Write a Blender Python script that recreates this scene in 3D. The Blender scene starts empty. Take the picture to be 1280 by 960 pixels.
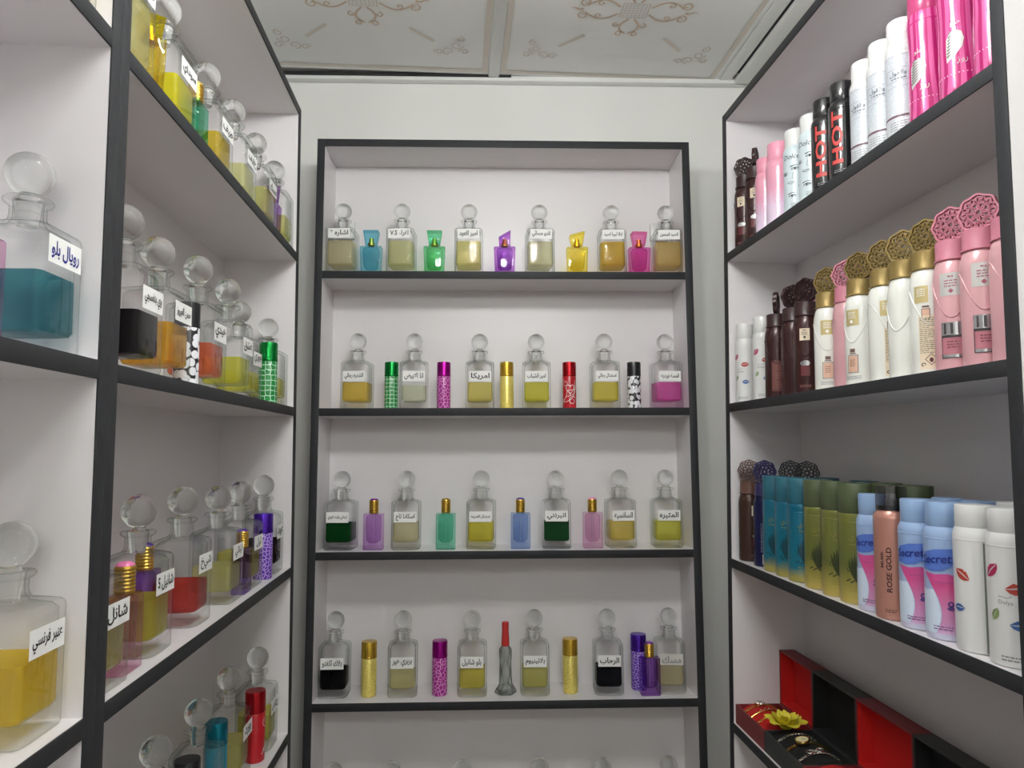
import bpy, bmesh, math, random
from math import sin, cos, pi, radians
from mathutils import Vector, Matrix
from mathutils.geometry import tessellate_polygon

SC = bpy.context.scene
COL = SC.collection
H = 1.5                                   # camera height above the floor
random.seed(4)

# ------------------------------------------------------------------ camera
def make_camera():
    yaw, pitch, roll = 0.078436, 0.088651, -0.003815
    f = Vector((sin(yaw)*cos(pitch), cos(yaw)*cos(pitch), sin(pitch)))
    r = Vector((cos(yaw), -sin(yaw), 0)); u = r.cross(f)
    r2 = cos(roll)*r + sin(roll)*u; u2 = -sin(roll)*r + cos(roll)*u
    cd = bpy.data.cameras.new('camera'); cd.sensor_width = 36; cd.lens = 879.64/1280*36
    cd.clip_start = .01
    co = bpy.data.objects.new('camera', cd); COL.objects.link(co)
    m = Matrix(((r2.x, u2.x, -f.x, 0), (r2.y, u2.y, -f.y, 0), (r2.z, u2.z, -f.z, H), (0, 0, 0, 1)))
    co.matrix_world = m
    SC.camera = co
make_camera()

# ------------------------------------------------------------------ world, exposure, light list
w = bpy.data.worlds.new('world'); SC.world = w; w.use_nodes = True
w.node_tree.nodes['Background'].inputs[0].default_value = (.9, .95, 1, 1)
w.node_tree.nodes['Background'].inputs[1].default_value = .05
SC.view_settings.view_transform = 'Standard'; SC.view_settings.look = 'None'
SC.view_settings.gamma = 1; SC.view_settings.use_curve_mapping = False
SC.view_settings.exposure = 0.27
SC.cycles.transparent_max_bounces = 40
SC.cycles.max_bounces = 14; SC.cycles.diffuse_bounces = 6; SC.cycles.glossy_bounces = 5
SC.cycles.transmission_bounces = 10
SC.cycles.caustics_reflective = False; SC.cycles.caustics_refractive = False
LAMPS = [(-.01, .60, 52), (.21, .60, 55), (-.10, -.95, 50), (.32, -.95, 58), (.12, -1.9, 56)]  # last lamp is unseen fill, added to even out the lower shelves
LAMP_COLOR = (.985, 1.0, .98)
CEIL = H + .967

# ------------------------------------------------------------------ materials
def lin(c):
    return tuple((x/255/12.92 if x/255 <= .04045 else ((x/255+.055)/1.055)**2.4) for x in c)
MATS = {}
def newmat(name):
    m = bpy.data.materials.new(name); m.use_nodes = True
    nt = m.node_tree; nt.nodes.clear()
    out = nt.nodes.new('ShaderNodeOutputMaterial')
    return m, nt, out
def pbr(name, rgb, rough=.5, metal=0., noise=0., scale=60, bump=0., spec=.5, coat=0., trans=0., linear=False):
    if name in MATS: return MATS[name]
    m, nt, out = newmat(name)
    b = nt.nodes.new('ShaderNodeBsdfPrincipled'); nt.links.new(b.outputs[0], out.inputs[0])
    c = rgb if linear else lin(rgb)
    b.inputs['Base Color'].default_value = (*c, 1); b.inputs['Roughness'].default_value = rough
    b.inputs['Metallic'].default_value = metal; b.inputs['Specular IOR Level'].default_value = spec
    b.inputs['Coat Weight'].default_value = coat; b.inputs['Coat Roughness'].default_value = .08
    b.inputs['Transmission Weight'].default_value = trans
    if noise or bump:
        tc = nt.nodes.new('ShaderNodeTexCoord'); n = nt.nodes.new('ShaderNodeTexNoise')
        n.inputs['Scale'].default_value = scale; n.inputs['Detail'].default_value = 4
        nt.links.new(tc.outputs['Object'], n.inputs['Vector'])
        if noise:
            mx = nt.nodes.new('ShaderNodeMix'); mx.data_type = 'RGBA'
            mx.inputs['A'].default_value = (*[x*(1-noise) for x in c], 1)
            mx.inputs['B'].default_value = (*[min(1, x*(1+noise)) for x in c], 1)
            nt.links.new(n.outputs['Fac'], mx.inputs['Factor']); nt.links.new(mx.outputs['Result'], b.inputs['Base Color'])
        if bump:
            bp = nt.nodes.new('ShaderNodeBump'); bp.inputs['Strength'].default_value = bump; bp.inputs['Distance'].default_value = .002
            nt.links.new(n.outputs['Fac'], bp.inputs['Height']); nt.links.new(bp.outputs[0], b.inputs['Normal'])
    MATS[name] = m; return m
def glassy(name, rgb=(255, 255, 255), edge=(182, 192, 187), gloss=.012, power=3.8, rough=.02, linear=False):
    """clear (or tinted) glass wall: straight transmission that darkens at grazing angles plus a Fresnel gloss"""
    if name in MATS: return MATS[name]
    m, nt, out = newmat(name)
    lw = nt.nodes.new('ShaderNodeLayerWeight'); lw.inputs['Blend'].default_value = .5
    pw = nt.nodes.new('ShaderNodeMath'); pw.operation = 'POWER'; pw.inputs[1].default_value = power
    nt.links.new(lw.outputs['Facing'], pw.inputs[0])
    mx = nt.nodes.new('ShaderNodeMix'); mx.data_type = 'RGBA'
    mx.inputs['A'].default_value = (*lin(rgb), 1); mx.inputs['B'].default_value = (*lin(edge), 1)
    nt.links.new(pw.outputs[0], mx.inputs['Factor'])
    t = nt.nodes.new('ShaderNodeBsdfTransparent'); nt.links.new(mx.outputs['Result'], t.inputs[0])
    g = nt.nodes.new('ShaderNodeBsdfGlossy'); g.inputs['Roughness'].default_value = rough
    p5 = nt.nodes.new('ShaderNodeMath'); p5.operation = 'POWER'; p5.inputs[1].default_value = 4
    nt.links.new(lw.outputs['Facing'], p5.inputs[0])
    ma = nt.nodes.new('ShaderNodeMath'); ma.operation = 'MULTIPLY_ADD'; ma.inputs[1].default_value = .5; ma.inputs[2].default_value = gloss
    nt.links.new(p5.outputs[0], ma.inputs[0])
    s = nt.nodes.new('ShaderNodeMixShader'); nt.links.new(ma.outputs[0], s.inputs[0])
    nt.links.new(t.outputs[0], s.inputs[1]); nt.links.new(g.outputs[0], s.inputs[2]); nt.links.new(s.outputs[0], out.inputs[0])
    MATS[name] = m; return m
def oil(rgb, body=.35):
    """coloured perfume oil: tinted transmission with a little scattering"""
    name = 'oil_%d_%d_%d' % rgb
    if name in MATS: return MATS[name]
    m, nt, out = newmat(name)
    c = tuple(x**.68 for x in lin(rgb)) if sum(rgb) > 200 else lin(rgb)
    t = nt.nodes.new('ShaderNodeBsdfTransparent'); t.inputs[0].default_value = (*[x**.38 for x in c], 1)
    d = nt.nodes.new('ShaderNodeBsdfTranslucent'); d.inputs[0].default_value = (*c, 1)
    d2 = nt.nodes.new('ShaderNodeBsdfDiffuse'); d2.inputs[0].default_value = (*c, 1)
    s0 = nt.nodes.new('ShaderNodeMixShader'); s0.inputs[0].default_value = .5
    nt.links.new(d.outputs[0], s0.inputs[1]); nt.links.new(d2.outputs[0], s0.inputs[2])
    s = nt.nodes.new('ShaderNodeMixShader'); s.inputs[0].default_value = body
    nt.links.new(t.outputs[0], s.inputs[1]); nt.links.new(s0.outputs[0], s.inputs[2]); nt.links.new(s.outputs[0], out.inputs[0])
    MATS[name] = m; return m
def solid_glass():
    if 'stopper_glass' in MATS: return MATS['stopper_glass']
    m, nt, out = newmat('stopper_glass')
    g = nt.nodes.new('ShaderNodeBsdfGlass'); g.inputs['IOR'].default_value = 1.48; g.inputs['Roughness'].default_value = 0
    g.inputs['Color'].default_value = (.97, .98, .975, 1)
    t = nt.nodes.new('ShaderNodeBsdfTransparent'); t.inputs[0].default_value = (.95, .965, .955, 1)
    s = nt.nodes.new('ShaderNodeMixShader'); s.inputs[0].default_value = .12
    nt.links.new(g.outputs[0], s.inputs[1]); nt.links.new(t.outputs[0], s.inputs[2]); nt.links.new(s.outputs[0], out.inputs[0])
    MATS['stopper_glass'] = m; return m
def zgrad(name, stops, rough=.3, metal=0., height=.18, mottle=0., stripes=None):
    """printed can: colour bands by height; optional mottling or zebra stripes"""
    if name in MATS: return MATS[name]
    m, nt, out = newmat(name)
    b = nt.nodes.new('ShaderNodeBsdfPrincipled'); nt.links.new(b.outputs[0], out.inputs[0])
    b.inputs['Roughness'].default_value = rough; b.inputs['Metallic'].default_value = metal
    b.inputs['Coat Weight'].default_value = .3; b.inputs['Coat Roughness'].default_value = .1
    tc = nt.nodes.new('ShaderNodeTexCoord'); sx = nt.nodes.new('ShaderNodeSeparateXYZ')
    nt.links.new(tc.outputs['Object'], sx.inputs[0])
    dv = nt.nodes.new('ShaderNodeMath'); dv.operation = 'DIVIDE'; dv.inputs[1].default_value = height
    nt.links.new(sx.outputs['Z'], dv.inputs[0])
    r = nt.nodes.new('ShaderNodeValToRGB'); nt.links.new(dv.outputs[0], r.inputs[0])
    els = r.color_ramp.elements
    while len(els) < len(stops): els.new(.5)
    for e, (p, c) in zip(els, stops): e.position = p; e.color = (*lin(c), 1)
    src = r.outputs[0]
    if mottle:
        n = nt.nodes.new('ShaderNodeTexVoronoi'); n.inputs['Scale'].default_value = 420
        nt.links.new(tc.outputs['Object'], n.inputs['Vector'])
        mx = nt.nodes.new('ShaderNodeMix'); mx.data_type = 'RGBA'; mx.blend_type = 'MULTIPLY'
        mx.inputs['Factor'].default_value = mottle
        nt.links.new(src, mx.inputs['A']); nt.links.new(n.outputs['Distance'], mx.inputs['B']); src = mx.outputs['Result']
    if stripes:
        wv = nt.nodes.new('ShaderNodeTexWave'); wv.bands_direction = 'X'
        uv = nt.nodes.new('ShaderNodeUVMap')
        mp = nt.nodes.new('ShaderNodeMapping'); mp.inputs['Scale'].default_value = (1, .35, 1)
        nt.links.new(uv.outputs[0], mp.inputs[0]); nt.links.new(mp.outputs[0], wv.inputs['Vector'])
        wv.inputs['Scale'].default_value = 30; wv.inputs['Distortion'].default_value = 7; wv.inputs['Detail'].default_value = 1.2
        wv.inputs['Detail Scale'].default_value = .7
        rr = nt.nodes.new('ShaderNodeValToRGB'); rr.color_ramp.elements[0].position = .42; rr.color_ramp.elements[1].position = .5
        nt.links.new(wv.outputs['Color'], rr.inputs[0])
        mx = nt.nodes.new('ShaderNodeMix'); mx.data_type = 'RGBA'
        nt.links.new(rr.outputs[0], mx.inputs['Factor']); nt.links.new(src, mx.inputs['A'])
        mx.inputs['B'].default_value = (*lin(stripes), 1); src = mx.outputs['Result']
    nt.links.new(src, b.inputs['Base Color'])
    MATS[name] = m; return m
def pattern(name, base, ink, kind, scale, lo, hi, rough=.3, metal=.0, smooth=False):
    """printed sleeve of a roll-on bottle: voronoi lace, dots or glitter in unrolled coordinates"""
    if name in MATS: return MATS[name]
    m, nt, out = newmat(name)
    b = nt.nodes.new('ShaderNodeBsdfPrincipled'); nt.links.new(b.outputs[0], out.inputs[0])
    b.inputs['Roughness'].default_value = rough; b.inputs['Metallic'].default_value = metal
    uv = nt.nodes.new('ShaderNodeUVMap')
    if kind == 'glitter':
        v = nt.nodes.new('ShaderNodeTexNoise'); v.inputs['Scale'].default_value = scale; v.inputs['Detail'].default_value = 2; o = v.outputs['Fac']
    else:
        v = nt.nodes.new('ShaderNodeTexVoronoi'); v.inputs['Scale'].default_value = scale
        v.voronoi_dimensions = '2D'
        if kind == 'edge': v.feature = 'DISTANCE_TO_EDGE'; v.inputs['Randomness'].default_value = .25
        elif kind == 'lace': v.feature = 'DISTANCE_TO_EDGE'
        elif kind == 'dots': v.inputs['Randomness'].default_value = .75
        o = v.outputs['Distance']
    nt.links.new(uv.outputs[0], v.inputs['Vector'])
    r = nt.nodes.new('ShaderNodeValToRGB'); r.color_ramp.elements[0].position = lo; r.color_ramp.elements[1].position = hi
    r.color_ramp.elements[0].color = (*lin(ink), 1); r.color_ramp.elements[1].color = (*lin(base), 1)
    nt.links.new(o, r.inputs[0]); nt.links.new(r.outputs[0], b.inputs['Base Color'])
    MATS[name] = m; return m

M_LAM = pbr('white_laminate', (222, 219, 221), .32, spec=.45)
M_EDGE = pbr('charcoal_edge', (42, 43, 46), .6, spec=.3, noise=.25, scale=90, bump=.15)
M_WALL = pbr('wall_paint', (224, 224, 221), .8, noise=.02, scale=4)
M_CEIL = pbr('ceiling_panel_white', (232, 233, 231), .55)
M_TRIM = pbr('ceiling_trim_white', (226, 227, 225), .45)
M_DARK = pbr('gap_shade', (38, 38, 40), .8)  # near-black colour standing for the shade inside ceiling gaps
M_BEIGE = pbr('ceiling_print_beige', (206, 198, 188), .5)
M_GOLDP = pbr('ceiling_print_gold', (204, 182, 160), .5)
M_FLOOR = pbr('floor_tile', (126, 108, 92), .35, noise=.05, scale=5)
M_PAPER = pbr('label_paper', (238, 238, 236), .6)
M_PAPER_DIM = pbr('faded_label_paper', (205, 203, 198), .6)
M_INK = pbr('black_ink', (18, 18, 22), .6)
M_BLUEINK = pbr('blue_ink', (28, 30, 130), .6)
M_GREYINK = pbr('grey_ink', (130, 130, 135), .6)
M_GLASS = glassy('bottle_glass')
M_STOP = solid_glass()
M_GOLD = pbr('gold_metal', (205, 165, 70), .28, .9)
M_SILVER = pbr('silver_metal', (205, 205, 208), .22, .95)
M_WHITEP = pbr('white_plastic', (218, 218, 217), .32, coat=.3)

# ------------------------------------------------------------------ object helpers
def link(o, parent=None):
    COL.objects.link(o)
    if parent is not None: o.parent = parent
    return o
def obj(name, mesh, mat, parent=None):
    o = bpy.data.objects.new(name, mesh)
    link(o, parent)
    if mat is not None:
        if len(mesh.materials) == 0: mesh.materials.append(None)
        o.material_slots[0].link = 'OBJECT'; o.material_slots[0].material = mat
    return o
def thing(name, label, cat, mw, group=None):
    o = bpy.data.objects.new(name, None); o.empty_display_size = .02; link(o)
    o.matrix_world = mw; o['label'] = label; o['category'] = cat
    if group: o['group'] = group
    return o
def struct(name, mesh, mat):
    o = obj(name, mesh, mat); o['kind'] = 'structure'; return o
def mesh_from(name, verts, faces, smooth=35, uv=None):
    me = bpy.data.meshes.new(name); me.from_pydata([tuple(v) for v in verts], [], faces)
    if uv:
        l = me.uv_layers.new(name='UVMap')
        for i, lp in enumerate(me.loops): l.data[i].uv = uv[lp.index] if False else (0, 0)
    bm = bmesh.new(); bm.from_mesh(me)
    bmesh.ops.recalc_face_normals(bm, faces=bm.faces); bm.to_mesh(me); bm.free()
    if smooth:
        for p in me.polygons: p.use_smooth = True
        me.set_sharp_from_angle(angle=radians(smooth))
    me.update(); return me
class MB:
    def __init__(s): s.v = []; s.f = []
    def box(s, x0, x1, y0, y1, z0, z1, bev=0):
        b = len(s.v)
        if bev <= 0:
            s.v += [(x, y, z) for z in (z0, z1) for y in (y0, y1) for x in (x0, x1)]
            for q in ((0, 2, 3, 1), (4, 5, 7, 6), (0, 1, 5, 4), (2, 6, 7, 3), (0, 4, 6, 2), (1, 3, 7, 5)): s.f.append(tuple(b+i for i in q))
        else:
            bm = bmesh.new(); bmesh.ops.create_cube(bm, size=1)
            for v in bm.verts: v.co = Vector(((x0+x1)/2+v.co.x*(x1-x0), (y0+y1)/2+v.co.y*(y1-y0), (z0+z1)/2+v.co.z*(z1-z0)))
            bmesh.ops.bevel(bm, geom=bm.edges[:], offset=bev, segments=2, affect='EDGES', profile=.5)
            s.bm(bm)
        return s
    def bm(s, bm):
        b = len(s.v); bm.verts.index_update()
        s.v += [tuple(v.co) for v in bm.verts]; s.f += [tuple(b+v.index for v in f.verts) for f in bm.faces]; bm.free(); return s
    def loft(s, rings, cap0=True, cap1=True):
        b = len(s.v); n = len(rings[0])
        for r in rings: s.v += [tuple(p) for p in r]
        for k in range(len(rings)-1):
            for i in range(n):
                j = (i+1) % n
                s.f.append((b+k*n+i, b+k*n+j, b+(k+1)*n+j, b+(k+1)*n+i))
        if cap0: s.f.append(tuple(b+i for i in range(n))[::-1])
        if cap1: s.f.append(tuple(b+(len(rings)-1)*n+i for i in range(n)))
        return s
    def tube(s, pts, r, n=6, closed=False):
        pts = [Vector(p) for p in pts]; rings = []; N = len(pts); up = None
        for i, p in enumerate(pts):
            a = pts[(i-1) % N] if (closed or i) else p; c = pts[(i+1) % N] if (closed or i < N-1) else p
            t = (c-a).normalized()
            if up is None: up = t.orthogonal().normalized()
            up = (up - t*up.dot(t)).normalized(); q = t.cross(up)
            rr = r(i/(N-1)) if callable(r) else r
            rings.append([p+up*cos(2*pi*k/n)*rr+q*sin(2*pi*k/n)*rr for k in range(n)])
        if closed: rings.append(rings[0]); s.loft(rings, False, False)
        else: s.loft(rings)
        return s
    def lathe(s, prof, n=32, cap0=True, cap1=True, cx=0, cy=0):
        return s.loft([[(cx+r*cos(2*pi*i/n), cy+r*sin(2*pi*i/n), z) for i in range(n)] for r, z in prof], cap0, cap1)
    def mesh(s, name, smooth=35): return mesh_from(name, s.v, s.f, smooth)
def lathe_uv(name, prof, n=48, cap0=True, cap1=True, smooth=40):
    """lathe with a UV layer in metres: u along the circumference, v along z"""
    bm = bmesh.new(); uvl = bm.loops.layers.uv.new('UVMap')
    R = max(r for r, z in prof)
    rows = [[bm.verts.new((r*cos(2*pi*i/n-pi/2), r*sin(2*pi*i/n-pi/2), z)) for i in range(n)] for r, z in prof]
    for k in range(len(rows)-1):
        for i in range(n):
            j = (i+1) % n
            f = bm.faces.new((rows[k][i], rows[k][j], rows[k+1][j], rows[k+1][i]))
            for lp, (ii, kk) in zip(f.loops, ((i, k), (i+1, k), (i+1, k+1), (i, k+1))): lp[uvl].uv = (2*pi*R*ii/n, prof[kk][1])
    if cap0: bm.faces.new(rows[0][::-1])
    if cap1: bm.faces.new(rows[-1])
    me = bpy.data.meshes.new(name); bm.to_mesh(me); bm.free()
    for p in me.polygons: p.use_smooth = True
    me.set_sharp_from_angle(angle=radians(smooth)); return me
def arc(cx, cz, r, a0, a1, n):  # profile arc, degrees
    return [(cx+r*cos(radians(a0+(a1-a0)*i/n)), cz+r*sin(radians(a0+(a1-a0)*i/n))) for i in range(n+1)]

# ------------------------------------------------------------------ lettering and flat prints
AR = {  # isolated, final, initial, medial
 'ا': 'ﺍﺎ', 'أ': 'ﺃﺄ', 'ب': 'ﺏﺐﺑﺒ', 'ت': 'ﺕﺖﺗﺘ', 'ث': 'ﺙﺚﺛﺜ', 'ج': 'ﺝﺞﺟﺠ', 'ح': 'ﺡﺢﺣﺤ', 'د': 'ﺩﺪ', 'ذ': 'ﺫﺬ', 'ر': 'ﺭﺮ', 'ز': 'ﺯﺰ',
 'س': 'ﺱﺲﺳﺴ', 'ش': 'ﺵﺶﺷﺸ', 'ص': 'ﺹﺺﺻﺼ', 'ض': 'ﺽﺾﺿﻀ', 'ط': 'ﻁﻂﻃﻄ', 'ع': 'ﻉﻊﻋﻌ', 'غ': 'ﻍﻎﻏﻐ', 'ف': 'ﻑﻒﻓﻔ', 'ق': 'ﻕﻖﻗﻘ', 'ك': 'ﻙﻚﻛﻜ',
 'ل': 'ﻝﻞﻟﻠ', 'م': 'ﻡﻢﻣﻤ', 'ن': 'ﻥﻦﻧﻨ', 'ه': 'ﻩﻪﻫﻬ', 'ة': 'ﺓﺔ', 'و': 'ﻭﻮ', 'ي': 'ﻱﻲﻳﻴ', 'ى': 'ﻯﻰ', 'ئ': 'ﺉﺊﺋﺌ', 'ء': 'ﺀ', '\u0001': 'ﻻﻼ'}
def shape_ar(s):
    s = s.replace('لا', '\u0001'); out = []
    for i, ch in enumerate(s):
        if ch not in AR: out.append(ch); continue
        fm = AR[ch]
        pj = i > 0 and s[i-1] in AR and len(AR[s[i-1]]) == 4
        nj = i < len(s)-1 and s[i+1] in AR and len(fm) == 4 and len(AR[s[i+1]]) > 1
        if pj and len(fm) < 2: pj = False
        out.append(fm[3] if pj and nj else fm[1] if pj else fm[2] if nj else fm[0])
    if not any(ord(c) > 0x500 for c in ''.join(out)): return ''.join(out)
    words = ''.join(out).split(' ')
    return ' '.join(wd if all(ord(c) < 0x500 for c in wd) else wd[::-1] for wd in words[::-1])
TXT = {}
def text2d(s, bold=.012, shear=0.):
    key = (s, bold, shear)
    if key in TXT: return TXT[key]
    cu = bpy.data.curves.new('lettering', 'FONT'); cu.body = shape_ar(s); cu.resolution_u = 2; cu.offset = bold; cu.shear = shear
    o = bpy.data.objects.new('lettering', cu); COL.objects.link(o)
    bpy.context.view_layer.update()
    ev = o.evaluated_get(bpy.context.evaluated_depsgraph_get()); me = ev.to_mesh()
    vs = [(v.co.x, v.co.y) for v in me.vertices]; fs = [tuple(p.vertices) for p in me.polygons]
    ev.to_mesh_clear(); bpy.data.objects.remove(o); bpy.data.curves.remove(cu)
    x0 = min(v[0] for v in vs); x1 = max(v[0] for v in vs); y0 = min(v[1] for v in vs); y1 = max(v[1] for v in vs)
    vs = [(x-(x0+x1)/2, y-(y0+y1)/2) for x, y in vs]
    TXT[key] = (vs, fs, x1-x0, y1-y0); return TXT[key]
class Flat:
    """flat 2-D print: x to the right, y up; laid on a plane facing -y or wrapped round a cylinder"""
    def __init__(s, k=1.): s.v = []; s.f = []; s.k = k
    def poly(s, pts):
        b = len(s.v); s.v += [tuple(p) for p in pts]
        for t in tessellate_polygon([[Vector((x, y, 0)) for x, y in pts]]): s.f.append(tuple(b+i for i in t))
        return s
    def rect(s, x0, x1, y0, y1):
        b = len(s.v); s.v += [(x0, y0), (x1, y0), (x1, y1), (x0, y1)]; s.f.append((b, b+1, b+2, b+3)); return s
    def frame(s, x0, x1, y0, y1, t):
        return s.rect(x0, x1, y0, y0+t).rect(x0, x1, y1-t, y1).rect(x0, x0+t, y0+t, y1-t).rect(x1-t, x1, y0+t, y1-t)
    def disc(s, cx, cy, rx, ry=None, n=20): return s.poly([(cx+rx*cos(2*pi*i/n), cy+(ry or rx)*sin(2*pi*i/n)) for i in range(n)])
    def line(s, pts, wd, closed=False):
        n = len(pts); b = len(s.v)
        for i, (x, y) in enumerate(pts):
            ax, ay = pts[i-1] if (i or closed) else pts[i]; cx, cy = pts[(i+1) % n] if (i < n-1 or closed) else pts[i]
            dx, dy = cx-ax, cy-ay; l = math.hypot(dx, dy) or 1
            q = (wd(i/(n-1)) if callable(wd) else wd)*s.k
            s.v += [(x-dy/l*q/2, y+dx/l*q/2), (x+dy/l*q/2, y-dx/l*q/2)]
        for i in range(n if closed else n-1):
            j = (i+1) % n; s.f.append((b+2*i, b+2*i+1, b+2*j+1, b+2*j))
        return s
    def text(s, t, wd=None, ht=None, cx=0, cy=0, rot=0, bold=.012, shear=0., both=None):
        vs, fs, tw, th = text2d(t, bold, shear); b = len(s.v)
        if both: kx, ky = both[0]/tw, both[1]/th
        else:
            k = min((wd/tw) if wd else 9e9, (ht/th) if ht else 9e9); kx = ky = k
        c, sn = cos(rot), sin(rot)
        s.v += [(cx+c*x*kx-sn*y*ky, cy+sn*x*kx+c*y*ky) for x, y in vs]; s.f += [tuple(b+i for i in f) for f in fs]; return s
    def lips(s, cx, cy, wd, rot=0):
        up = [(-.5, .0), (-.3, .14), (-.1, .26), (0, .2), (.1, .26), (.3, .14), (.5, 0), (.25, .02), (0, .05), (-.25, .02)]
        lo = [(-.5, -.02), (-.25, -.04), (0, -.03), (.25, -.04), (.5, -.02), (.32, -.2), (.1, -.29), (-.1, -.29), (-.32, -.2)]
        c, sn = cos(rot), sin(rot)
        for sh in (up, lo): s.poly([(cx+wd*(x*c-y*sn), cy+wd*(x*sn+y*c)) for x, y in sh])
        return s
    def dashes(s, x0, x1, y0, y1, rows, fill=.5):
        rnd = random.Random(rows*7+int(x0*1e5)); dy = (y1-y0)/rows
        for r in range(rows):
            x = x0; y = y1-(r+.5)*dy
            while x < x1:
                l = rnd.uniform(.0015, .005); e = min(x+l, x1)
                if r % 6 != 5 or e < (x0+x1)/2: s.rect(x, e, y-dy*fill/2, y+dy*fill/2)
                x = e+.0009
        return s
    def bars(s, x0, x1, y0, y1, n):
        rnd = random.Random(n); d = (y1-y0)/n
        for i in range(n): s.rect(x0, x1, y0+i*d, y0+i*d+d*rnd.uniform(.25, .7))
        return s
    def flat(s, name, y):
        me = bpy.data.meshes.new(name); me.from_pydata([(a, y, b) for a, b in s.v], [], s.f); me.update(); return me
    def wrap(s, name, r, a0=0., step=.003):
        bm = bmesh.new(); vs = [bm.verts.new((x, y, 0)) for x, y in s.v]
        for f in s.f:
            try: bm.faces.new([vs[i] for i in f])
            except ValueError: pass
        x0 = min(v[0] for v in s.v); x1 = max(v[0] for v in s.v)
        x = math.floor(x0/step)*step+step
        while x < x1:
            bmesh.ops.bisect_plane(bm, geom=bm.verts[:]+bm.edges[:]+bm.faces[:], plane_co=(x, 0, 0), plane_no=(1, 0, 0), dist=1e-6); x += step
        for v in bm.verts:
            a = v.co.x/r+a0; v.co = Vector((r*sin(a), -r*cos(a), v.co.y))
        me = bpy.data.meshes.new(name); bm.to_mesh(me); bm.free()
        return me

# ------------------------------------------------------------------ the three shelving units' frames
def T(x, y, z): return Matrix.Translation((x, y, z))
F_BACK = T(.11318, 1.63406, H) @ Matrix.Rotation(-.047854, 4, 'Z') @ Matrix.Rotation(-.012187, 4, 'X')
F_LEFT = T(-.33504, 0, H) @ Matrix.Rotation(-.006394, 4, 'Y') @ Matrix.Rotation(pi/2, 4, 'Z')
F_RIGHT = T(.57495, 0, H) @ Matrix.Rotation(.01877, 4, 'Y') @ Matrix.Rotation(-pi/2-.002376, 4, 'Z')
ZB = [.41499, .08987, -.23736, -.56763, -.9025]
ZL = [.40929, .08268, -.24252, -.56633, -.8905]
ZR = [.41750, .09001, -.23529, -.56705, -.8950]
TK = .018
FLOOR = -H+.014
def shelf_unit(label, frame, x0, x1, ztop, zs, depth, xa=None):
    u = thing('shelving_unit', label, 'shelving unit', frame)
    e = .0022
    def board(name, a, b, z0, z1, d0=0, edge=True):
        o = obj(name, MB().box(a, b, e if edge else d0, depth, z0, z1).mesh(name, 0), M_LAM, u)
        if edge: obj('edge_band', MB().box(a-.00005, b+.00005, 0, e, z0-.00005, z1+.00005, .0006).mesh('edge_band', 30), M_EDGE, o)
    board('side_panel', x0, x0+TK, FLOOR, ztop); board('side_panel', x1-TK, x1, FLOOR, ztop)
    board('top_panel', x0+TK, x1-TK, ztop-TK, ztop)
    for z in zs: board('shelf', x0+TK, x1-TK, z-TK, z)
    board('base_shelf', x0+TK, x1-TK, -1.40, -1.40+TK)
    obj('plinth', MB().box(x0+TK, x1-TK, .03, .045, FLOOR, -1.40).mesh('plinth', 0), M_EDGE, u)
    obj('back_panel', MB().box(x0, x1, depth, depth+.006, FLOOR, ztop).mesh('back_panel', 0), M_LAM, u)
    return u
shelf_unit('tall white shelving unit with charcoal edges standing against the back wall', F_BACK, -.45, .45, .7395, ZB, .1249)
shelf_unit('white shelving unit with charcoal edges on the left side, farther from the camera', F_LEFT, .7054, 1.5055, .7318, ZL, .148)
shelf_unit('white shelving unit with charcoal edges at the left edge, nearest the camera', F_LEFT, -.0950, .7050, .7318, ZL, .148)
shelf_unit('white shelving unit with charcoal edges on the right side holding spray cans', F_RIGHT, -1.4805, -.6771, .7365, ZR, .1577)

# ------------------------------------------------------------------ room shell
R_BACK = T(.11318, 1.63406, 0) @ Matrix.Rotation(-.047854, 4, 'Z')
o = struct('wall_back', MB().box(-1.2, 1.2, .152, .25, 0, CEIL+.1).mesh('wall_back', 0), M_WALL); o.matrix_world = R_BACK
struct('wall_left', MB().box(-.62, -.507, -2.6, 1.95, 0, CEIL+.1).mesh('wall_left', 0), M_WALL)
struct('wall_right', MB().box(.768, .88, -2.6, 1.95, 0, CEIL+.1).mesh('wall_right', 0), M_WALL)
struct('wall_rear', MB().box(-.62, .88, -2.7, -2.6, 0, CEIL+.1).mesh('wall_rear', 0), M_WALL)
struct('floor', MB().box(-.62, .88, -2.6, 1.95, -.05, 0).mesh('floor', 0), M_FLOOR)
ceil = struct('ceiling', MB().box(-.62, .88, -2.7, 1.95, CEIL+.012, CEIL+.1).mesh('ceiling', 0), M_CEIL)
PX = [-.507, .093, .693]
def spiral(cx, cy, r0, turns, a0, sgn, n=22):
    return [(cx+r0*(1-.75*i/n)*cos(a0+sgn*2*pi*turns*i/n), cy+r0*(1-.75*i/n)*sin(a0+sgn*2*pi*turns*i/n)) for i in range(n+1)]
def mirrored(pts): return [(-x, y) for x, y in pts]
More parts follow.
